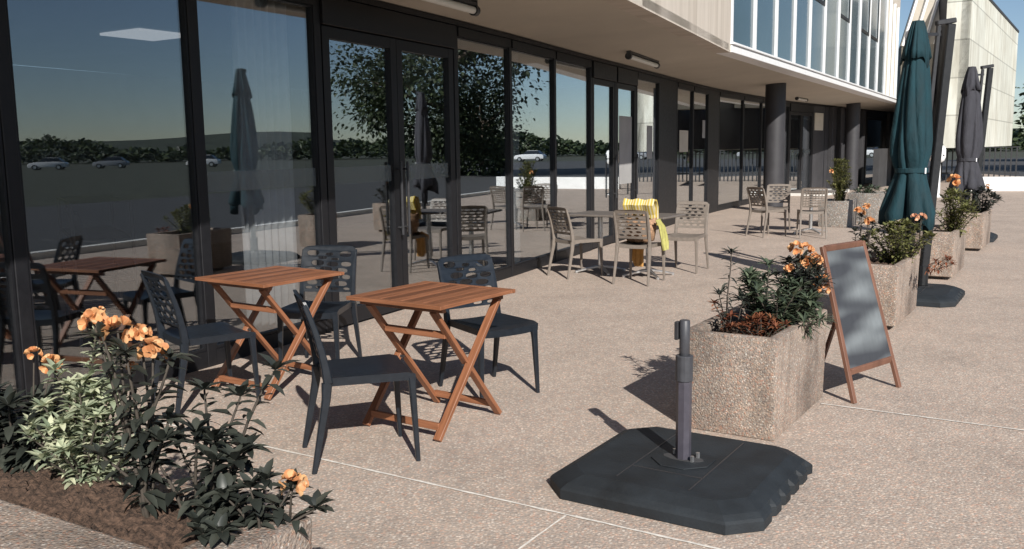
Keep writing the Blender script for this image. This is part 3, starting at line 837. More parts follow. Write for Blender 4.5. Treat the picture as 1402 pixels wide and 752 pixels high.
def ped_table(loc, az, label):
    t = empty('pedestal_table', loc, facing(az), label, 'table', 'grey pedestal tables')
    mb = MB(); mb.box((0, 0, .735), (.68, .68, .026)); mb.build('tabletop', 'taupe_dark', t, bevel=.006)
    mb = MB(); mb.tube([(0, 0, .05), (0, 0, .72)], .032, 14); mb.build('pedestal', 'alu', t, smooth=40)
    mb = MB(); mb.box((0, 0, .716), (.36, .05, .012)); mb.box((0, 0, .708), (.05, .36, .008)); mb.build('top_bracket', 'blackmetal', t)
    for k in range(4):
        d = V3((math.cos(R(45+90*k)), math.sin(R(45+90*k)), 0)); mb = MB()
        mb.sweep([d*.02+V3((0, 0, .075)), d*.18+V3((0, 0, .05)), d*.33+V3((0, 0, .018))], [(.05, .03), (.042, .026), (.03, .02)], V3((-d.y, d.x, 0)))
        mb.tube([d*.315, d*.315+V3((0, 0, .022))], .022, 10); mb.build('foot', 'alu', t, smooth=30)
    return t
pt0 = ped_table((1.66, 10.93, 0), 33, 'right-hand grey pedestal table of the pair near the glass, bag chair pulled to it')
copy_tree(pt0, (1.12, 11.36, 0), 33, 'left-hand grey pedestal table of the pair near the glass, beside the left taupe chair')
copy_tree(pt0, (5.35, 16.15, 0), 33, 'distant grey pedestal table behind the grid-back chair')

# bag, towel, jacket on the middle taupe chair
cx, cy = 1.49, 10.45; caz = 30; ld = azdir(caz); rd = azdir(caz+90)
def cl(x, y, z): p = V3((cx, cy, 0))+rd*x+ld*y; return V3((p.x, p.y, z))
bg = empty('straw_bag', cl(0, .02, .47), facing(caz), 'brown woven beach bag standing on the seat of the towel-draped chair', 'bag')
mb = MB(); prof = [(.10, 0), (.165, .02), (.185, .14), (.195, .27), (.18, .275), (.17, .16), (.15, .04)]
n = 24; rings = [[mb.bm.verts.new((r*1.0*math.cos(2*math.pi*k/n), r*.62*math.sin(2*math.pi*k/n), z+.01*math.sin(k*1.7))) for k in range(n)] for r, z in prof]
for a, b in zip(rings, rings[1:]):
    for k in range(n): mb.face([a[k], a[(k+1) % n], b[(k+1) % n], b[k]])
mb.face(rings[0][::-1]); mb.face(rings[-1])
mb.build('bag_body', 'straw', bg, smooth=True)
for y in (-.10, .10):
    mb = MB(); mb.tube([(-.08, y, .24), (-.07, y*.9, .33), (0, y*.8, .37), (.07, y*.9, .33), (.08, y, .24)], .010, 8); mb.build('bag_handle', 'straw', bg, smooth=True)
def drape(name, path, width, wdir, mat, label, cat, thick=.012, wob=.008):
    """a cloth hung along a path of points, with folds"""
    mb = MB(); K = 14; rows = []; rnd = random.Random(len(label))
    ph = [rnd.random()*6 for _ in path]
    for j, p in enumerate(path):
        w = width[j] if hasattr(width, '__len__') else width; row = []
        tang = (V3(path[min(j+1, len(path)-1)])-V3(path[max(j-1, 0)])).normalized(); nn = tang.cross(wdir).normalized()
        for i in range(K+1):
            u = -1+2*i/K; row.append(mb.bm.verts.new(V3(p)+wdir*(u*w/2)+nn*(wob*math.sin(u*7+j*.5))))
        rows.append(row)
    for j in range(len(rows)-1):
        for i in range(K):
            mb.face([rows[j][i], rows[j][i+1], rows[j+1][i+1], rows[j+1][i]], [(i/K*.5, j*.1), ((i+1)/K*.5, j*.1), ((i+1)/K*.5, j*.1+.1), (i/K*.5, j*.1+.1)])
    mb.bm.normal_update()
    bmesh.ops.solidify(mb.bm, geom=list(mb.bm.faces), thickness=thick)
    o = mb.build(name, mat, smooth=50); tag(o, label, cat)
    return o
drape('beach_towel', [cl(0, .10, .66), cl(0, .09, .76), cl(0, .08, .86), cl(0, .03, .935), cl(0, -.03, .945), cl(0, -.06, .90), cl(0, .0, .80)], .37, rd, 'stripe', 'yellow striped towel folded over the bag on the middle taupe chair', 'towel', .02)
drape('jacket', [cl(.235, -.06, .74), cl(.255, .0, .66), cl(.262, .03, .55), cl(.27, .05, .46), cl(.275, .06, .38)], [.10, .15, .18, .2, .16], ld, 'yellowcloth', 'lime yellow jacket hanging down the right side of the bag chair', 'jacket', .015, .014)
drape('scarf', [cl(-.10, .08, .50), cl(-.12, .16, .47), cl(-.13, .24, .44), cl(-.13, .25, .34), cl(-.12, .24, .22), cl(-.11, .24, .15)], [.2, .2, .2, .16, .14, .1], rd, 'ochrecloth', 'ochre cloth hanging below the seat of the bag chair', 'scarf', .015, .012)

# ------------------------------------------------------------------ umbrella bases and umbrellas
def slab_mesh(half=.50, top=.105, ch=.16):
    """square weight with chamfered corners, sloped shoulders and a scalloped side"""
    def outline(h, c, scal):
        o = []
        o += [(-h+c, -h), (h-c, -h), (h, -h+c)]
        if scal:
            k = 5; y0, y1 = -h+c+.03, h-c-.03
            for i in range(k):
                ya = y0+(y1-y0)*i/k; yb = y0+(y1-y0)*(i+1)/k
                o += [(h, ya+.004), (h, yb-.06), (h-.019, yb-.045), (h-.019, yb-.012)]
        o += [(h, h-c), (h-c, h), (-h+c, h), (-h, h-c), (-h, -h+c)]
        return o
    return outline
def umbrella_base(loc, az, label, stub):
    t = empty('umbrella_base', loc, facing(az), label, 'umbrella base', 'black umbrella weights')
    of = slab_mesh()
    mb = MB(); lv = [(.50, .004, True), (.50, .045, True), (.492, .055, True)]
    rings = []
    for h, z, s in lv: rings.append([mb.bm.verts.new((x*h/.5, y*h/.5, z)) for x, y in of(.5, .12, True)])
    base = of(.5, .12, True)
    for f, z in ((.94, .072), (.83, .098), (.81, .102)):
        rings.append([mb.bm.verts.new(((.5 if x > .44 and abs(y) < .36 else x)*f, y*f, z)) for x, y in base])
    n = len(base)
    for a, b in zip(rings, rings[1:]):
        for k in range(n): mb.face([a[k], a[(k+1) % n], b[(k+1) % n], b[k]])
    mb.face(rings[0][::-1]); mb.face(rings[-1])
    mb.build('weight', 'slab', t)
    mb = MB()
    for x in (-.17, .17): mb.box((x, 0, .1035), (.006, .72, .004))
    mb.box((0, -.2, .1035), (.335, .006, .004))
    mb.build('seam', 'blackmetal', t)
    mb = MB()
    mb.prism([(.15*math.cos(2*math.pi*k/8+.39), .15*math.sin(2*math.pi*k/8+.39)) for k in range(8)], .1025, .108); mb.build('collar_plate', 'slab', t, bevel=.002)
    mb = MB(); mb.prism([(.10*math.cos(2*math.pi*k/12)+.0, .045*math.sin(2*math.pi*k/12)) for k in range(12)], .1085, .1105); mb.build('socket', 'int_dark', t)
    for (x, y) in ((-.055, .03), (.055, -.03), (.06, .03)):
        mb = MB(); mb.tube([(x, y, .108), (x, y, .135)], .010, 6); mb.build('bolt', 'alu', t)
    if stub:
        mb = MB(); mb.tube([(0, 0, .108), (0, 0, .50)], .036, 8, phase=.39); mb.build('pole', 'polemetal', t)
        mb = MB(); mb.tube([(0, 0, .48), (0, 0, .60)], .041, 12); mb.build('collar', 'collar', t, bevel=.003)
        mb = MB(); mb.tube([(0, 0, .59), (0, 0, .765)], .0245, 12); mb.build('inner_pole', 'collar', t, bevel=.003, smooth=40)
        mb = MB(); mb.box((-.033, -.01, .715), (.018, .03, .085)); mb.build('latch', 'blackmetal', t, bevel=.003)
    return t
umbrella_base((.79, 4.085, 0), 32.5, 'large black umbrella weight with an empty pole stub, in front of the nearest planter', True)
umbrella_base((4.02, 9.12, 0), 32.5, 'black umbrella weight under the closed teal umbrella', False)
umbrella_base((7.36, 14.75, 0), 32.5, 'small distant black umbrella weight under the closed grey umbrella', False)

def umbrella(loc, az, label, canvas, seed, mast_off):
    rnd = random.Random(seed)
    t = empty('closed_umbrella', loc, facing(az), label, 'umbrella', 'closed cantilever umbrellas')
    n = 144
    ph = [rnd.random()*6.28 for _ in range(6)]
    creases = [(2*math.pi*(k+rnd.uniform(-.42, .42))/9, rnd.uniform(.04, .17), rnd.uniform(.35, 1.7), rnd.uniform(-.55, .55), rnd.uniform(0, 6.28)) for k in range(9)]
    def ring(mb, r, z, fold, twist=0, hem=0):
        """one level of gathered cloth: irregular drapes with sharp creases that wander with height"""
        out = []
        for k in range(n):
            a = 2*math.pi*k/n; f_ = 0
            for a0, wd, dp, dr, p0 in creases:
                c = a0+dr*(z-1.6)+.10*math.sin(2.6*z+p0)+twist*.2
                x = abs((a-c+math.pi) % (2*math.pi)-math.pi)
                f_ -= dp*(.75+.25*math.sin(3*z+p0))*math.exp(-x/wd)
            rr = r*(.95+fold*2.0*f_+fold*.35*math.cos(3*a+ph[1]+z*1.3)+fold*.22*math.cos(7*a+ph[2]-z*2.2))
            zz = z+hem*(.5+.5*math.cos(4*a+ph[3]))*(.55+.45*math.cos(a*3+ph[4]))
            out.append(mb.bm.verts.new((rr*math.cos(a), rr*math.sin(a)*.95, zz)))
        return out
    def shell(name, rings_spec, mat, closed_bottom=False):
        mb = MB(); rs = [ring(mb, *q) for q in rings_spec]
        for a, b in zip(rs, rs[1:]):
            for k in range(n): mb.face([a[k], a[(k+1) % n], b[(k+1) % n], b[k]])
        mb.face(rs[0])
        if closed_bottom: mb.face(rs[-1])
        return mb.build(name, mat, t, smooth=True)
    def blend(keys, step):
        out = []
        for a, b in zip(keys, keys[1:]):
            m_ = max(1, int(abs(a[1]-b[1])/step))
            for q in range(m_): out.append(tuple(a[i]+(b[i]-a[i])*q/m_ for i in range(4)))
        return out+[keys[-1]]
    body = blend([(.09, 2.46, .06, 0), (.135, 2.3, .12, .1), (.165, 2.1, .16, .2), (.192, 1.85, .18, .3), (.212, 1.6, .19, .4), (.208, 1.45, .17, .5), (.175, 1.34, .13, .5), (.152, 1.29, .08, .5),
            (.170, 1.22, .12, .5), (.205, 1.12, .17, .5), (.245, 1.0, .20, .5), (.285, .88, .22, .5)], .05)
    body += [(.289, .85, .24, .5, -.20), (.280, .845, .24, .5, -.20), (.16, .98, .2, .5)]
    shell('canopy', body, canvas)
    cap = [(.02, 2.735, .0), (.06, 2.73, .05), (.085, 2.66, .12), (.115, 2.54, .16), (.135, 2.46, .22), (.156, 2.38, .28, .2, -.13), (.150, 2.38, .28, .2, -.13), (.11, 2.47, .15)]
    shell('canopy_cap', cap, canvas)
    mb = MB(); r1, r2 = [], []
    mb.lathe([(.146, 1.265), (.153, 1.272), (.153, 1.31), (.146, 1.317)], 40); mb.build('tie_strap', canvas, t, smooth=40)
    mb = MB(); mb.box((.06, -.146, 1.29), (.014, .012, .055)); mb.build('buckle', 'white_metal', t)
    core = [(.10, 1.0, .1), (.085, .85, .2), (.075, .7, .25, .3), (.06, .50, .3, .5, -.05)]
    shell('inner_ribs', core, 'greymetal' if canvas == 'teal' else canvas, True)
    # leaning cantilever post of two bars with a cross piece on top
    mx, my = mast_off
    b0 = V3((mx-.06, my, .10)); t0 = V3((mx+.11, my, 2.72))
    mb = MB(); mb.bar(b0, t0, .085, .06, (0, 1, 0)); mb.build('post', 'greymetal', t, bevel=.008)
    mb = MB(); mb.bar(V3((mx-.13, my-.01, .9)), V3((mx-.022, my-.01, 2.70)), .038, .035, (0, 1, 0)); mb.build('arm', 'blackmetal', t, bevel=.004)
    mb = MB(); mb.bar(V3((mx-.045, my, 2.725)), V3((mx+.155, my, 2.755)), .06, .05, (0, 0, 1)); mb.build('post_head', 'blackmetal', t, bevel=.008)
    mb = MB(); mb.bar(V3((.0, 0, 2.60)), V3((mx+.0, my, 2.62)), .03, .03); mb.build('hanger', 'blackmetal', t)
    mb = MB(); mb.box((mx-.06, my, .11), (.16, .16, .02)); mb.tube([(mx-.06, my, .12), (mx-.058, my, .32)], .055, 12); mb.build('post_foot', 'greymetal', t, bevel=.003)
    return t
umbrella((3.97, 9.02, 0), -6, 'closed teal canvas umbrella beside its leaning dark post', 'teal', 3, (.30, .12))
umbrella((7.22, 14.42, 0), -6, 'closed dark grey canvas umbrella, farther off than the teal one', 'greycanvas', 8, (.26, .10))

# ------------------------------------------------------------------ sign board
sb = empty('sign_board', (2.27, 5.495, 0), facing(140), 'brown framed chalk sign board on two splayed legs beside the nearest planter', 'sign board')
# local: +y is the front (towards bearing 140), x to its right
W = .275; H_ = .93; tilt = .27
def fp(x, s, off=0): return V3((x, -tilt*s+off, H_*s))
for s in (-1, 1):
    mb = MB(); mb.bar(fp(s*W, 0), fp(s*W*.86, 1.0), .033, .024, (0, 1, .3)); mb.build('leg', 'signwood', sb, bevel=.002)
    mb = MB(); mb.bar(V3((s*W*.86, -tilt*2.05, 0)), V3((s*W*.80, -tilt*.98, H_*.97)), .030, .022, (0, 1, -.3)); mb.build('leg', 'signwood', sb, bevel=.002)
for s_ in (.985, .195):
    mb = MB(); ww = W*(1-.14*s_)-.017; mb.bar(fp(-ww, s_), fp(ww, s_), .022, .042, (0, .28, 1)); mb.build('crossbar', 'signwood', sb, bevel=.002)
mb = MB()
nrm = V3((0, H_, tilt)).normalized(); wl, wu = W*.97-.015, W*.865-.015
q = [fp(-wl, .215), fp(wl, .215), fp(wu, .965), fp(-wu, .965)]
vs = [mb.bm.verts.new(p+nrm*.008) for p in q]; vb = [mb.bm.verts.new(p-nrm*.006) for p in q]
mb.face(vs, [(0, 0), (.5, 0), (.5, 1), (0, 1)]); mb.face(vb[::-1])
for k in range(4): mb.face([vs[k], vb[k], vb[(k+1) % 4], vs[(k+1) % 4]])
mb.build('board', 'chalk', sb)

# ------------------------------------------------------------------ planters
GP = 'stone planters along the terrace'
def planter(name, loc, rz, dx, dy, h, label, wall=(.06, .06, .06, .06), soilz=.07, mat='planter', feet=True, group=GP, taper=.97):
    """wall = -x, +x, -y, +y thickness"""
    t = empty(name, loc, rz, label, 'planter', group)
    mb = MB(); z0 = .04 if feet else 0
    def rect(x0, x1, y0, y1, z): return [mb.bm.verts.new(p) for p in ((x0, y0, z), (x1, y0, z), (x1, y1, z), (x0, y1, z))]
    X, Y = dx/2, dy/2
    A = rect(-X*taper, X*taper, -Y*taper, Y*taper, z0); B = rect(-X, X, -Y, Y, h)
    C = rect(-X+wall[0], X-wall[1], -Y+wall[2], Y-wall[3], h); D = rect(-X+wall[0], X-wall[1], -Y+wall[2], Y-wall[3], h-.22)
    for P_, Q_ in ((A, B), (B, C), (C, D)):
        for k in range(4): mb.face([P_[k], P_[(k+1) % 4], Q_[(k+1) % 4], Q_[k]])
    mb.face(A[::-1]); mb.face(D)
    mb.build('planter_body', mat, t, bevel=.016, seg=2, smooth=50)
    # soil
    sb_ = MB(); nx, ny = (120, 24) if dx > 1.5 else (30, 40); g = []
    rnd = random.Random(int(abs(loc[0])*1000))
    for j in range(ny+1):
        row = []
        for i in range(nx+1):
            x = -X+wall[0]+(dx-wall[0]-wall[1])*i/nx; y = -Y+wall[2]+(dy-wall[2]-wall[3])*j/ny
            edge = min(i, j, nx-i, ny-j)
            row.append(sb_.bm.verts.new((x, y, h-soilz+.02*math.sin(math.pi*i/nx)*math.sin(math.pi*j/ny)+(rnd.uniform(-.013, .013)+(.02*rnd.random() if rnd.random() < .12 else 0))*(edge > 0))))
        g.append(row)
    for j in range(ny):
        for i in range(nx): sb_.face([g[j][i], g[j][i+1], g[j+1][i+1], g[j+1][i]])
    sb_.build('soil', 'soil', t, smooth=True)
    if feet:
        for a in (-1, 1):
            mb = MB(); mb.box((0, a*(Y*.62), .021), (dx*.8, .10, .042)); mb.build('foot', 'planter_grey', t)
    return t
RZ = -R(33)
ax, ay = V3((.8387, -.5446, 0)), V3((.5446, .8387, 0))
def from_corner(c, dx, dy): p = V3((*c, 0))-ax*(dx/2)+ay*(dy/2); return (p.x, p.y, 0)
PD = (.53, 1.04, .555)
names = ['nearest tall granite planter behind the pole stub, full of orange flowered shrubs', 'second granite planter in the row, below the closed teal umbrella',
         'third granite planter in the row, right of the teal umbrella', 'last small granite planter in the row, with a dark shrub']
PL = []
for c, lb, f in zip([(1.37, 4.60), (3.19, 7.40), (5.01, 10.18), (6.77, 12.93)], names, (False, True, True, True)):
    PL.append(planter('stone_planter', from_corner(c, PD[0], PD[1]), RZ, *PD, lb, feet=f))
planter('stone_planter', (7.23, 18.35, 0), RZ, .62, .9, .60, 'distant grey granite planter with a leafy top beside the farther column', mat='planter_grey', feet=False)
# corner planter in the foreground, long side across
u_ = V3((.857, -.515, 0)); v_ = V3((.515, .857, 0)); cr = V3((-.575, 2.47, 0))
pc = cr-u_*1.15-v_*.36
planter('trough_planter', (pc.x, pc.y, 0), math.atan2(u_.y, u_.x), 2.3, .72, .52, 'long stone trough planter cut by the bottom left corner of the photo', wall=(.1, .17, .36, .065), soilz=.03, feet=False)

# ------------------------------------------------------------------ plants
class Leafer:
    def __init__(s): s.v = []; s.f = []
    def leaf(s, p, d, up, L, w, bend=.25, fold=.25):
        d = d.normalized(); x = d.cross(up)
        if x.length < 1e-3: x = d.cross(V3((1, 0, .2)))
        x.normalize(); n = x.cross(d)
        b = len(s.v)
        def at(t): return p+d*(L*t)-n*(bend*L*t*t)
        r1, r2 = at(.38), at(.74)
        s.v += [at(0), r1-x*w/2+n*w*fold, r1, r1+x*w/2+n*w*fold, r2-x*w*.36+n*w*fold*.7, r2, r2+x*w*.36+n*w*fold*.7, at(1)]
        s.f += [(b, b+2, b+1), (b, b+3, b+2), (b+1, b+2, b+5, b+4), (b+2, b+3, b+6, b+5), (b+4, b+5, b+7), (b+5, b+6, b+7)]
    def petal(s, p, d, up, L, w, bend):
        d = d.normalized(); x = d.cross(up)
        if x.length < 1e-3: x = d.cross(V3((1, 0, .2)))
        x.normalize(); n = x.cross(d); b = len(s.v)
        def at(t): return p+d*(L*t)-n*(bend*L*t*t)
        for t, k in ((.35, .38), (.70, .5), (.93, .34)):
            s.v += [at(t)-x*w*k+n*w*.12, at(t)-n*w*.05, at(t)+x*w*k+n*w*.12]
        s.v += [at(0), at(1.0)]
        s.f += [(b+9, b+1, b), (b+9, b+2, b+1), (b, b+1, b+4, b+3), (b+1, b+2, b+5, b+4), (b+3, b+4, b+7, b+6), (b+4, b+5, b+8, b+7), (b+6, b+7, b+10), (b+7, b+8, b+10)]
    def build(s, name, mat, parent):
        me = bpy.data.meshes.new(name); me.from_pydata([tuple(q) for q in s.v], [], s.f); me.update()
        return link_mesh(name, me, mat, parent, smooth=True)

def rdir(rnd, a0=0, tilt=1.0):
    a = rnd.uniform(0, 2*math.pi); e = rnd.uniform(-.3, 1)*tilt
    return V3((math.cos(a)*math.cos(e), math.sin(a)*math.cos(e), math.sin(e)))

def flower_head(p, size, parent, rnd, mat='petal', blooms=8):
    """a round truss of open funnel blooms, each of five broad petals"""
    lf = Leafer()
    for b in range(blooms):
        a = b*2.4+rnd.uniform(-.3, .3); e = rnd.uniform(-.45, 1.3)
        o_ = V3((math.cos(a)*math.cos(e), math.sin(a)*math.cos(e), math.sin(e)))
        c = p+o_*size*.30; ax_ = (o_+V3((rnd.uniform(-1, 1), rnd.uniform(-1, 1), .3))*.3).normalized()
        t1 = ax_.orthogonal().normalized(); t2 = ax_.cross(t1); op = rnd.uniform(.55, .95)
        for k in range(5):
            an = 2*math.pi*k/5+rnd.uniform(-.15, .15); q = (t1*math.cos(an)+t2*math.sin(an))
            lf.petal(c, ax_+q*op, ax_, size*rnd.uniform(.36, .46), size*.36, rnd.uniform(-.1, .45))
    return lf.build('flower', mat, parent)

def shrub(name, loc, label, cat, group, stems, leaf, mat, flowers=(), seed=1, petal='petal', stem_r=.006, whorl=True, bare=.25, density=110, up=.35, litter=0):
    """stems: list of (dx, dy, height, lean x, lean y); leaf = (length, width); flowers = (dx, dy, z, size)"""
    rnd = random.Random(seed)
    t = empty(name, loc, 0, label, cat, group)
    lf = Leafer(); sm = MB()
    for (sx, sy, h, lx, ly) in stems:
        p0 = V3((sx, sy, -.03)); p3 = V3((sx+lx, sy+ly, h))
        pts = []
        K = 6
        wob = V3((rnd.uniform(-1, 1), rnd.uniform(-1, 1), 0))*h*.06
        for k in range(K+1):
            q = k/K; pts.append(p0.lerp(p3, q)+wob*math.sin(q*math.pi*1.4)+V3((-lx, -ly, 0))*.25*math.sin(q*math.pi))
        sm.tube(pts, [stem_r*(1-.55*k/K) for k in range(K+1)], 6)
        nl = max(4, int(density*h))
        ang = rnd.uniform(0, 6.28)
        for k in range(nl):
            q = bare+(1-bare)*(k/nl); i = min(K-1, int(q*K)); p = pts[i].lerp(pts[i+1], q*K-i)
            ang += 2.4+rnd.uniform(-.4, .4)
            e = up+rnd.uniform(-.35, .45)-(1-q)*.25
            d = V3((math.cos(ang)*math.cos(e), math.sin(ang)*math.cos(e), math.sin(e)))
            sc = rnd.uniform(.65, 1.15)*(1.0 if whorl else (1.15-.5*q))
            lf.leaf(p, d, V3((0, 0, 1)), leaf[0]*sc, leaf[1]*sc, rnd.uniform(.05, .5), rnd.uniform(.05, .35))
        if whorl:
            for k in range(12):
                a = k*2.4+rnd.random()*.4; e = rnd.uniform(.0, 1.15)
                d = V3((math.cos(a)*math.cos(e), math.sin(a)*math.cos(e), math.sin(e)))
                sc = rnd.uniform(.7, 1.1)
                lf.leaf(pts[-1], d, V3((0, 0, 1)), leaf[0]*sc, leaf[1]*sc, rnd.uniform(.1, .5), .2)
    for (fx, fy, fz, fs) in flowers:
        s0 = min(stems, key=lambda q: (q[0]+q[3]*.5-fx)**2+(q[1]+q[4]*.5-fy)**2)
        a = V3((s0[0]+s0[3]*.35, s0[1]+s0[4]*.35, s0[2]*.4)); bq = V3((fx, fy, fz))
        sm.tube([a, a.lerp(bq, .5)+V3((0, 0, .02)), bq], [stem_r*.7, stem_r*.5, stem_r*.4], 5)
    sm.build('stem', 'stem', t, smooth=True)
    lf.build('leaves', mat, t)
    for (fx, fy, fz, fs) in flowers: flower_head(V3((fx, fy, fz)), fs, t, rnd, petal)
    return t

def bush_stems(rnd, n, rx, ry, h0, h1, lean=.7):
    out = []
    for k in range(n):
        a = rnd.uniform(0, 6.28); r = math.sqrt(rnd.random())
        x, y = rx*r*math.cos(a), ry*r*math.sin(a)
        out.append((x*.35, y*.35, h1+(h0-h1)*r*r+rnd.uniform(-.06, .03)*h1, x*lean, y*lean))
    return out
GF = 'shrubs growing in the planters'
rnd = random.Random(5)
Z = .49
# foreground trough
shrub('leafy_shrub', (-1.722, 2.955, Z), 'dark low shrub at the far left of the trough, with orange blooms above', 'shrub', GF,
      bush_stems(rnd, 20, .20, .13, .15, .29), (.080, .030), 'leaf_dark', [(.18, .0, .37, .055), (.115, .02, .40, .045), (-.13, .05, .37, .045), (-.05, .0, .245, .03)], 11, density=120, bare=.1, up=.2)
shrub('pale_spurge', (-1.392, 2.855, Z), 'pale variegated grey-green bushy plant in the trough with one tall shoot', 'shrub', GF,
      bush_stems(rnd, 34, .20, .14, .14, .34)+[(.0, .02, .53, .04, .0), (.02, .03, .42, .07, .0), (-.03, .0, .38, -.04, .0)], (.052, .018), 'leaf_pale', [(.05, .06, .56, .02)], 12, density=190, bare=.0, up=.55)
shrub('azalea', (-1.112, 2.555, Z), 'tall stemmed plant in the trough crowned with a cluster of orange flowers', 'flowering plant', GF,
      [(.03, -.02, .54, -.12, .05), (.03, -.02, .50, -.03, .03), (.04, -.02, .48, .06, .02), (.02, 0, .24, .07, -.04), (.04, 0, .28, .04, .06), (.05, .0, .2, -.12, -.05)], (.075, .028), 'leaf_dark',
      [(-.105, .03, .585, .062), (-.035, .03, .555, .072), (.03, .03, .545, .05), (.075, .0, .495, .068), (-.01, .05, .44, .03)], 13, density=75, bare=.3, up=.1, stem_r=.008)
shrub('leafy_shrub', (-0.912, 2.555, Z), 'broad dark leaved shrub in the middle of the trough with one long shoot', 'shrub', GF,
      bush_stems(rnd, 9, .20, .12, .14, .30)+[(.04, .0, .43, .19, .05), (0, .05, .36, -.01, .05), (.03, .0, .34, .06, .08)], (.072, .030), 'leaf_dark', [], 14, density=58, bare=.3, up=.1, stem_r=.007)
shrub('leafy_shrub', (-.715, 2.41, Z), 'dark shrub spilling over the right end of the trough with a single orange bloom', 'shrub', GF,
      bush_stems(rnd, 13, .15, .12, .02, .16, 1.0), (.060, .030), 'leaf_dark', [(.085, .06, .125, .066)], 15, density=140, bare=.1, up=.05)
# nearest planter
Z = .49
shrub('spiky_shrub', (1.23, 5.02, Z), 'thin dark spiky stemmed plant at the left of the nearest planter', 'shrub', GF,
      [(0, 0, .46, .0, .1), (-.02, .05, .22, -.03, .03), (.04, .02, .2, .03, .0)], (.075, .017), 'leaf_dark', [], 21, density=85, bare=.2, up=.15)
shrub('rust_shrub', (1.19, 5.0, Z), 'small rust brown plant at the left edge of the nearest planter', 'shrub', GF,
      [(0, 0, .19, -.05, .0), (.03, .0, .12, .0, .0), (.1, -.02, .08, .05, 0), (.2, -.06, .09, .03, 0)], (.045, .018), 'leaf_rust', [], 22, density=130, bare=.2)
shrub('leafy_shrub', (1.48, 5.10, Z), 'grey-green bushy shrub in the middle of the nearest planter', 'shrub', GF,
      bush_stems(rnd, 26, .22, .22, .16, .40), (.085, .024), 'leaf_green', [], 23, density=110, bare=.15, up=.35)
shrub('azalea', (1.72, 5.36, Z), 'dark leaved shrub with many orange flowers at the right of the nearest planter', 'flowering plant', GF,
      bush_stems(rnd, 20, .16, .18, .22, .40), (.07, .026), 'leaf_dark',
      [(-.03, .0, .45, .075), (.04, .02, .44, .07), (.09, .0, .38, .075), (.02, -.05, .37, .08), (-.08, -.05, .34, .05), (.13, -.02, .26, .06), (.06, -.1, .22, .055), (.15, .0, .20, .055)], 24, density=110, bare=.1)
shrub('low_grass_plant', (1.62, 5.10, Z), 'low narrow leaved tuft hanging over the right rim of the nearest planter', 'plant', GF,
      bush_stems(rnd, 14, .15, .16, .05, .14, 1.0), (.09, .014), 'leaf_green', [], 25, density=170, bare=.1, up=.2)
shrub('rust_shrub', (1.37, 4.92, Z), 'dry brown undergrowth at the front of the nearest planter', 'plant', GF,
      bush_stems(rnd, 12, .13, .08, .06, .12, 1.0), (.05, .012), 'leaf_rust', [], 26, density=170, bare=.0, up=.5)
# second planter
shrub('pale_spurge', (3.44, 8.0, Z), 'rounded pale green bush filling the second planter', 'shrub', GF,
      bush_stems(rnd, 34, .30, .34, .20, .37), (.055, .026), 'leaf_yellow', [], 31, density=130, bare=.1, up=.4)
shrub('azalea', (3.12, 8.0, Z), 'thin dark plant with orange flowers behind the sign board, left of the pale bush', 'flowering plant', GF,
      [(0, 0, .42, -.02, .05), (.03, .0, .36, .05, .0), (-.03, .0, .30, -.06, 0), (.06, .05, .25, .02, .05)], (.07, .024), 'leaf_dark', [(-.02, .06, .46, .085), (.05, .0, .38, .075), (.02, .0, .52, .05)], 32, density=80, bare=.2)
shrub('azalea', (3.68, 8.2, Z), 'thin shoot with peach flowers in front of the teal canvas', 'flowering plant', GF,
      [(0, 0, .30, -.02, .0), (.03, .02, .38, .02, .0), (.05, .05, .2, .05, 0)], (.06, .02), 'leaf_dark', [(-.02, .0, .40, .06), (.05, .0, .405, .06)], 33, petal='petal_pink', density=60, bare=.2)
shrub('rust_shrub', (3.56, 7.72, Z), 'rust brown creeper hanging on the right rim of the second planter', 'plant', GF,
      [(.12, .02, .06, .10, .02), (.12, .10, .07, .10, .0), (.0, -.05, .07, .05, -.02), (.13, .05, .02, .13, .02)], (.05, .018), 'leaf_rust', [], 34, density=260, bare=.1, up=-.2)
# third and fourth
shrub('pale_spurge', (5.20, 10.62, Z), 'yellow-green spiky plant with an orange flower in the third planter', 'shrub', GF,
      bush_stems(rnd, 22, .22, .28, .22, .52), (.10, .022), 'leaf_yellow', [(-.02, .0, .62, .13), (.10, .1, .02, .05)], 41, density=95, bare=.1, up=.5)
shrub('leafy_shrub', (6.96, 13.45, Z), 'dark shrub with brown tips in the last small planter', 'shrub', GF,
      bush_stems(rnd, 22, .26, .30, .18, .40), (.09, .028), 'leaf_dark', [(.1, .0, .42, .06)], 42, density=90, bare=.1, up=.3)
# distant planter and tall conifer
shrub('leafy_shrub', (7.23, 18.35, .53), 'low dark leaves topping the distant grey planter', 'shrub', GF,
      bush_stems(rnd, 14, .26, .3, .08, .16, 1.0), (.10, .035), 'leaf_green', [], 51, density=150, bare=.0, up=.2)
planter('stone_planter', (6.33, 17.55, 0), RZ, .55, .8, .5, 'distant granite planter hidden behind the grid-back chair and its tall yellow-green shrub', mat='planter_grey', feet=False)
shrub('conifer_shrub', (6.35, 17.5, .45), 'tall yellow-green upright shrub in front of the farther round column', 'shrub', GF,
      bush_stems(rnd, 30, .20, .2, .35, .85, .9), (.075, .022), 'leaf_yellow', [(-.22, -.1, .60, .07)], 52, density=110, bare=.1, up=.7)

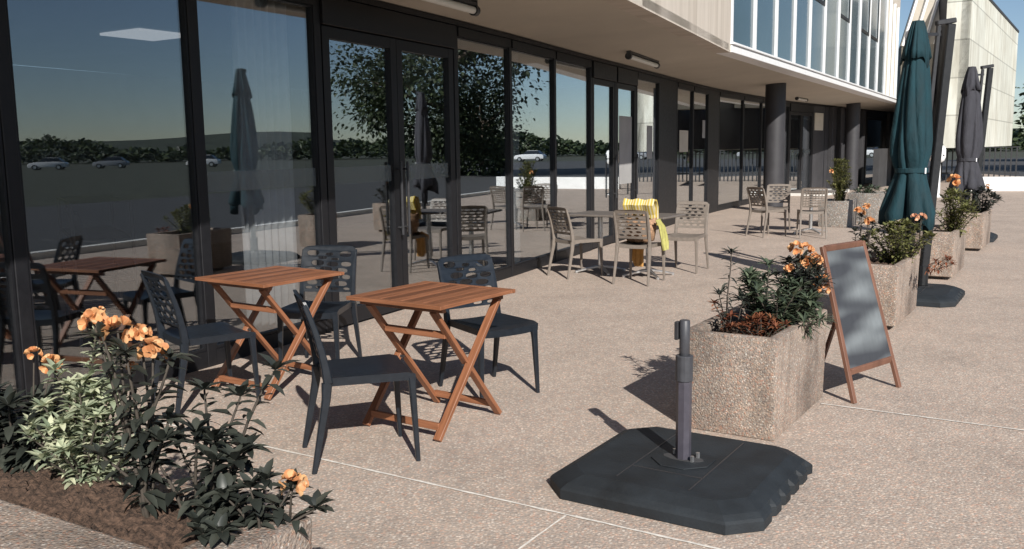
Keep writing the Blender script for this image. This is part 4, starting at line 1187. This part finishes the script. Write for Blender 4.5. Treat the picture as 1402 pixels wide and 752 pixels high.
# ------------------------------------------------------------------ white post terminal behind the teal umbrella
tm = empty('info_terminal', (12.35, 26.4, 0), 0, 'white rounded terminal on a pale post, half hidden by the teal umbrella', 'terminal')
mb = MB(); mb.lathe([(.17, 0), (.17, .02), (.12, .04), (.105, .9), (.10, 1.0)], 24); mb.build('post', 'white_metal', tm, smooth=40)
mb = MB(); mb.lathe([(.10, 1.0), (.19, 1.06), (.225, 1.16), (.225, 1.38), (.19, 1.47), (.10, 1.51)], 24); mb.build('head', 'white_metal', tm, smooth=40)
mb = MB(); mb.box((.06, 0, 1.53), (.16, .12, .035)); mb.build('cap', 'blackmetal', tm, bevel=.008)
mb = MB(); mb.tube([(.08, -.20, 1.22), (.08, -.232, 1.22)], .022, 10); mb.build('button', 'blackmetal', tm)

# ------------------------------------------------------------------ trees, hills, cars beyond the terrace
def tree(loc, h, rad, label, seed, leaves=4200, leafsize=.30, group='trees beyond the terrace', trunk_h=.3, low=.62):
    rnd = random.Random(seed)
    t = empty('broadleaf_tree', loc, 0, label, 'tree', group)
    tr = MB(); tips = []
    tr.tube([(0, 0, -.2), (.05*h*.1, 0, h*trunk_h), (.0, .02*h, h*.62)], [h*.032, h*.024, h*.012], 10)
    for k in range(11):
        a = k*2.4+rnd.random(); z0 = h*rnd.uniform(trunk_h*.8, .6); e = rnd.uniform(.2, .9); L = rad*rnd.uniform(.6, .95)
        d = V3((math.cos(a)*math.cos(e), math.sin(a)*math.cos(e), math.sin(e)))
        p0 = V3((0, 0, z0)); p2 = p0+d*L; tr.tube([p0, p0.lerp(p2, .5)+V3((0, 0, -.04*L)), p2], [h*.012, h*.008, h*.003], 6); tips.append(p2)
    tr.build('trunk', 'bark', t, smooth=True)
    lf = Leafer(); clumps = []
    for k in range(46):
        u = rnd.random(); a = rnd.uniform(0, 6.28); el = math.acos(1-2*rnd.random())
        rr = rad*(.45+.55*u**.5)
        c = V3((math.cos(a)*math.sin(el)*rr, math.sin(a)*math.sin(el)*rr, h*low+math.cos(el)*h*(.98-low)*rr/rad))
        clumps.append((c, rad*rnd.uniform(.16, .34)))
    clumps += [(p, rad*.24) for p in tips]
    for k in range(leaves):
        c, r = rnd.choice(clumps)
        o = V3((rnd.gauss(0, .5), rnd.gauss(0, .5), rnd.gauss(0, .42)))*r
        d = (o.normalized()+V3((rnd.uniform(-1, 1), rnd.uniform(-1, 1), rnd.uniform(-.8, .5)))).normalized()
        s_ = leafsize*rnd.uniform(.6, 1.3)
        lf.leaf(c+o, d, V3((rnd.uniform(-1, 1), rnd.uniform(-1, 1), 1)), s_, s_*.55, .2, .1)
    lf.build('crown', 'tree_leaf', t)
tree((39.7, 38.9, -.06), 15.0, 8.2, 'broad dark tree mirrored in the entrance doors', 61, 36000, .30, trunk_h=.12, low=.50)
tree((37.5, 40.5, -.06), 6.0, 4.2, 'low dark tree mirrored in the doors, at the foot of the broad tree', 66, 9000, .28, trunk_h=.1, low=.47)
tree((46, 76, -.06), 6.6, 3.6, 'distant dark tree beyond the concrete block at the right edge', 64, 1800, .5)
tree((50.5, 80, -.06), 6.0, 3.4, 'distant low tree at the right edge beyond the parapet', 65, 1500, .5)
# far wood
lf = Leafer(); rnd = random.Random(99)
for k in range(22000):
    a = R(rnd.uniform(25, 125)); dist = rnd.uniform(190, 225)
    hmax = 3.6+1.0*math.sin(a*9)+.8*math.sin(a*23+1)+.6*math.sin(a*51)+.4*math.sin(a*140)
    z = rnd.uniform(0, 1)**.7*max(1.5, hmax)
    p = V3((math.sin(a)*dist, math.cos(a)*dist, z))
    lf.leaf(p, rdir(rnd), V3((rnd.uniform(-1, 1), rnd.uniform(-1, 1), 1)), rnd.uniform(.7, 1.7), rnd.uniform(.5, 1.1), .2, .1)
o = lf.build('far_wood', 'tree_leaf', None); tag(o, 'dark far-off wood along the horizon mirrored in the windows', 'wood', kind='stuff')
mb = MB(); prev = None
for k in range(61):
    a = R(10+2*k); hh = 6+4*math.sin(k*.23+.8)+1.5*math.sin(k*.71)
    c = [mb.bm.verts.new((math.sin(a)*r, math.cos(a)*r, z)) for r, z in ((330, -1), (420, max(2, hh)), (560, -1))]
    if prev:
        for i in range(2): mb.face([prev[i], prev[i+1], c[i+1], c[i]])
    prev = c
tag(mb.build('hills', 'hill', smooth=True), kind='structure')

def car(loc, az, mat, label):
    t = empty('parked_car', loc, facing(az), label, 'car', 'cars parked across the meadow')
    prof = [(-2.1, .35), (-2.1, .75), (-1.9, .92), (-1.1, .98), (1.0, .95), (1.9, .82), (2.1, .6), (2.1, .3)]
    mb = MB(); L_ = [mb.bm.verts.new((-.85, y, z)) for y, z in prof]; R_ = [mb.bm.verts.new((.85, y, z)) for y, z in prof]
    for k in range(len(prof)): mb.face([L_[k], L_[(k+1) % len(prof)], R_[(k+1) % len(prof)], R_[k]])
    mb.face(L_[::-1]); mb.face(R_); mb.build('body', mat, t, bevel=.05, seg=2, smooth=40)
    mb = MB(); mb.hexa([V3(p) for p in ((-.78, -1.75, .94), (.78, -1.75, .94), (.78, 1.0, .94), (-.78, 1.0, .94), (-.62, -1.25, 1.42), (.62, -1.25, 1.42), (.62, .25, 1.42), (-.62, .25, 1.42))]); mb.build('window', 'carglass', t, bevel=.03)
    mb = MB(); mb.box((0, -.5, 1.435), (1.2, 1.5, .04)); mb.build('roof', mat, t, bevel=.015)
    for x in (-.8, .8):
        for y in (-1.3, 1.3):
            mb = MB(); mb.tube([(x-.1, y, .32), (x+.1, y, .32)], .32, 18); w_ = mb.build('wheel', 'tyre', t, smooth=40)
            mb = MB(); mb.tube([(x-.105, y, .32), (x+.105, y, .32)], .19, 14); mb.build('rim', 'alu', w_, smooth=40)
for i, (a, d, m_, lb) in enumerate([(83, 112, 'carwhite', 'white car mirrored at the left of the leftmost large window'), (79.5, 118, 'cargrey', 'grey car parked beside the white one, mirrored in the leftmost window'),
                                    (74, 108, 'carwhite', 'white car mirrored across the thick mullion between the two large left windows'), (45, 115, 'carwhite', 'white car mirrored in the pane behind the left taupe chair'), (40, 120, 'cargrey', 'grey car mirrored in the far panes by the tall poster')]):
    p = azdir(a)*d+V3((-.5, 8, -.06)); car(p, a+75, m_, lb)

# ------------------------------------------------------------------ light, sky, camera
w = bpy.data.worlds.new('World'); scene.world = w; w.use_nodes = True
nt = w.node_tree; bg = nt.nodes['Background']
sky = nt.nodes.new('ShaderNodeTexSky'); sky.sky_type = 'NISHITA'; sky.sun_disc = False
SUN_AZ, SUN_EL = 165.65, 31.8
sky.sun_elevation = R(SUN_EL); sky.sun_rotation = R(SUN_AZ); sky.air_density = .8; sky.dust_density = .15; sky.ozone_density = 1.8
nt.links.new(sky.outputs[0], bg.inputs['Color']); bg.inputs['Strength'].default_value = .062
sl = bpy.data.lights.new('sun', 'SUN'); sl.energy = 4.6; sl.angle = R(.5); sl.color = (1, .955, .89)
so = bpy.data.objects.new('sun', sl); COL.objects.link(so)
sd = azdir(SUN_AZ)*math.cos(R(SUN_EL))+V3((0, 0, math.sin(R(SUN_EL))))
so.rotation_euler = sd.to_track_quat('Z', 'Y').to_euler(); so.location = sd*40

cam = bpy.data.cameras.new('camera'); co = bpy.data.objects.new('camera', cam); COL.objects.link(co); scene.camera = co
cam.sensor_fit = 'HORIZONTAL'; cam.sensor_width = 36; cam.lens = 1240/1402*36; cam.clip_end = 3000; cam.clip_start = .05
pitch, roll = R(7.85), R(-.8)
f = V3((0, math.cos(pitch), -math.sin(pitch))); r = V3((1, 0, 0)); u = r.cross(f)
r2 = r*math.cos(roll)+u*math.sin(roll); u2 = u*math.cos(roll)-r*math.sin(roll)
co.matrix_world = Matrix(((r2.x, u2.x, -f.x, 0), (r2.y, u2.y, -f.y, 0), (r2.z, u2.z, -f.z, 1.55), (0, 0, 0, 1)))

scene.view_settings.view_transform = 'Standard'; scene.view_settings.look = 'None'
scene.view_settings.exposure = .48; scene.view_settings.gamma = 1
scene.view_settings.use_curve_mapping = False
scene.render.engine = 'CYCLES'
cy = scene.cycles
cy.use_denoising = True
try: cy.denoiser = 'OPENIMAGEDENOISE'
except Exception: pass
cy.max_bounces = 8; cy.diffuse_bounces = 3; cy.glossy_bounces = 4; cy.transparent_max_bounces = 12; cy.transmission_bounces = 4
cy.caustics_reflective = False; cy.caustics_refractive = False; cy.sample_clamp_indirect = 4
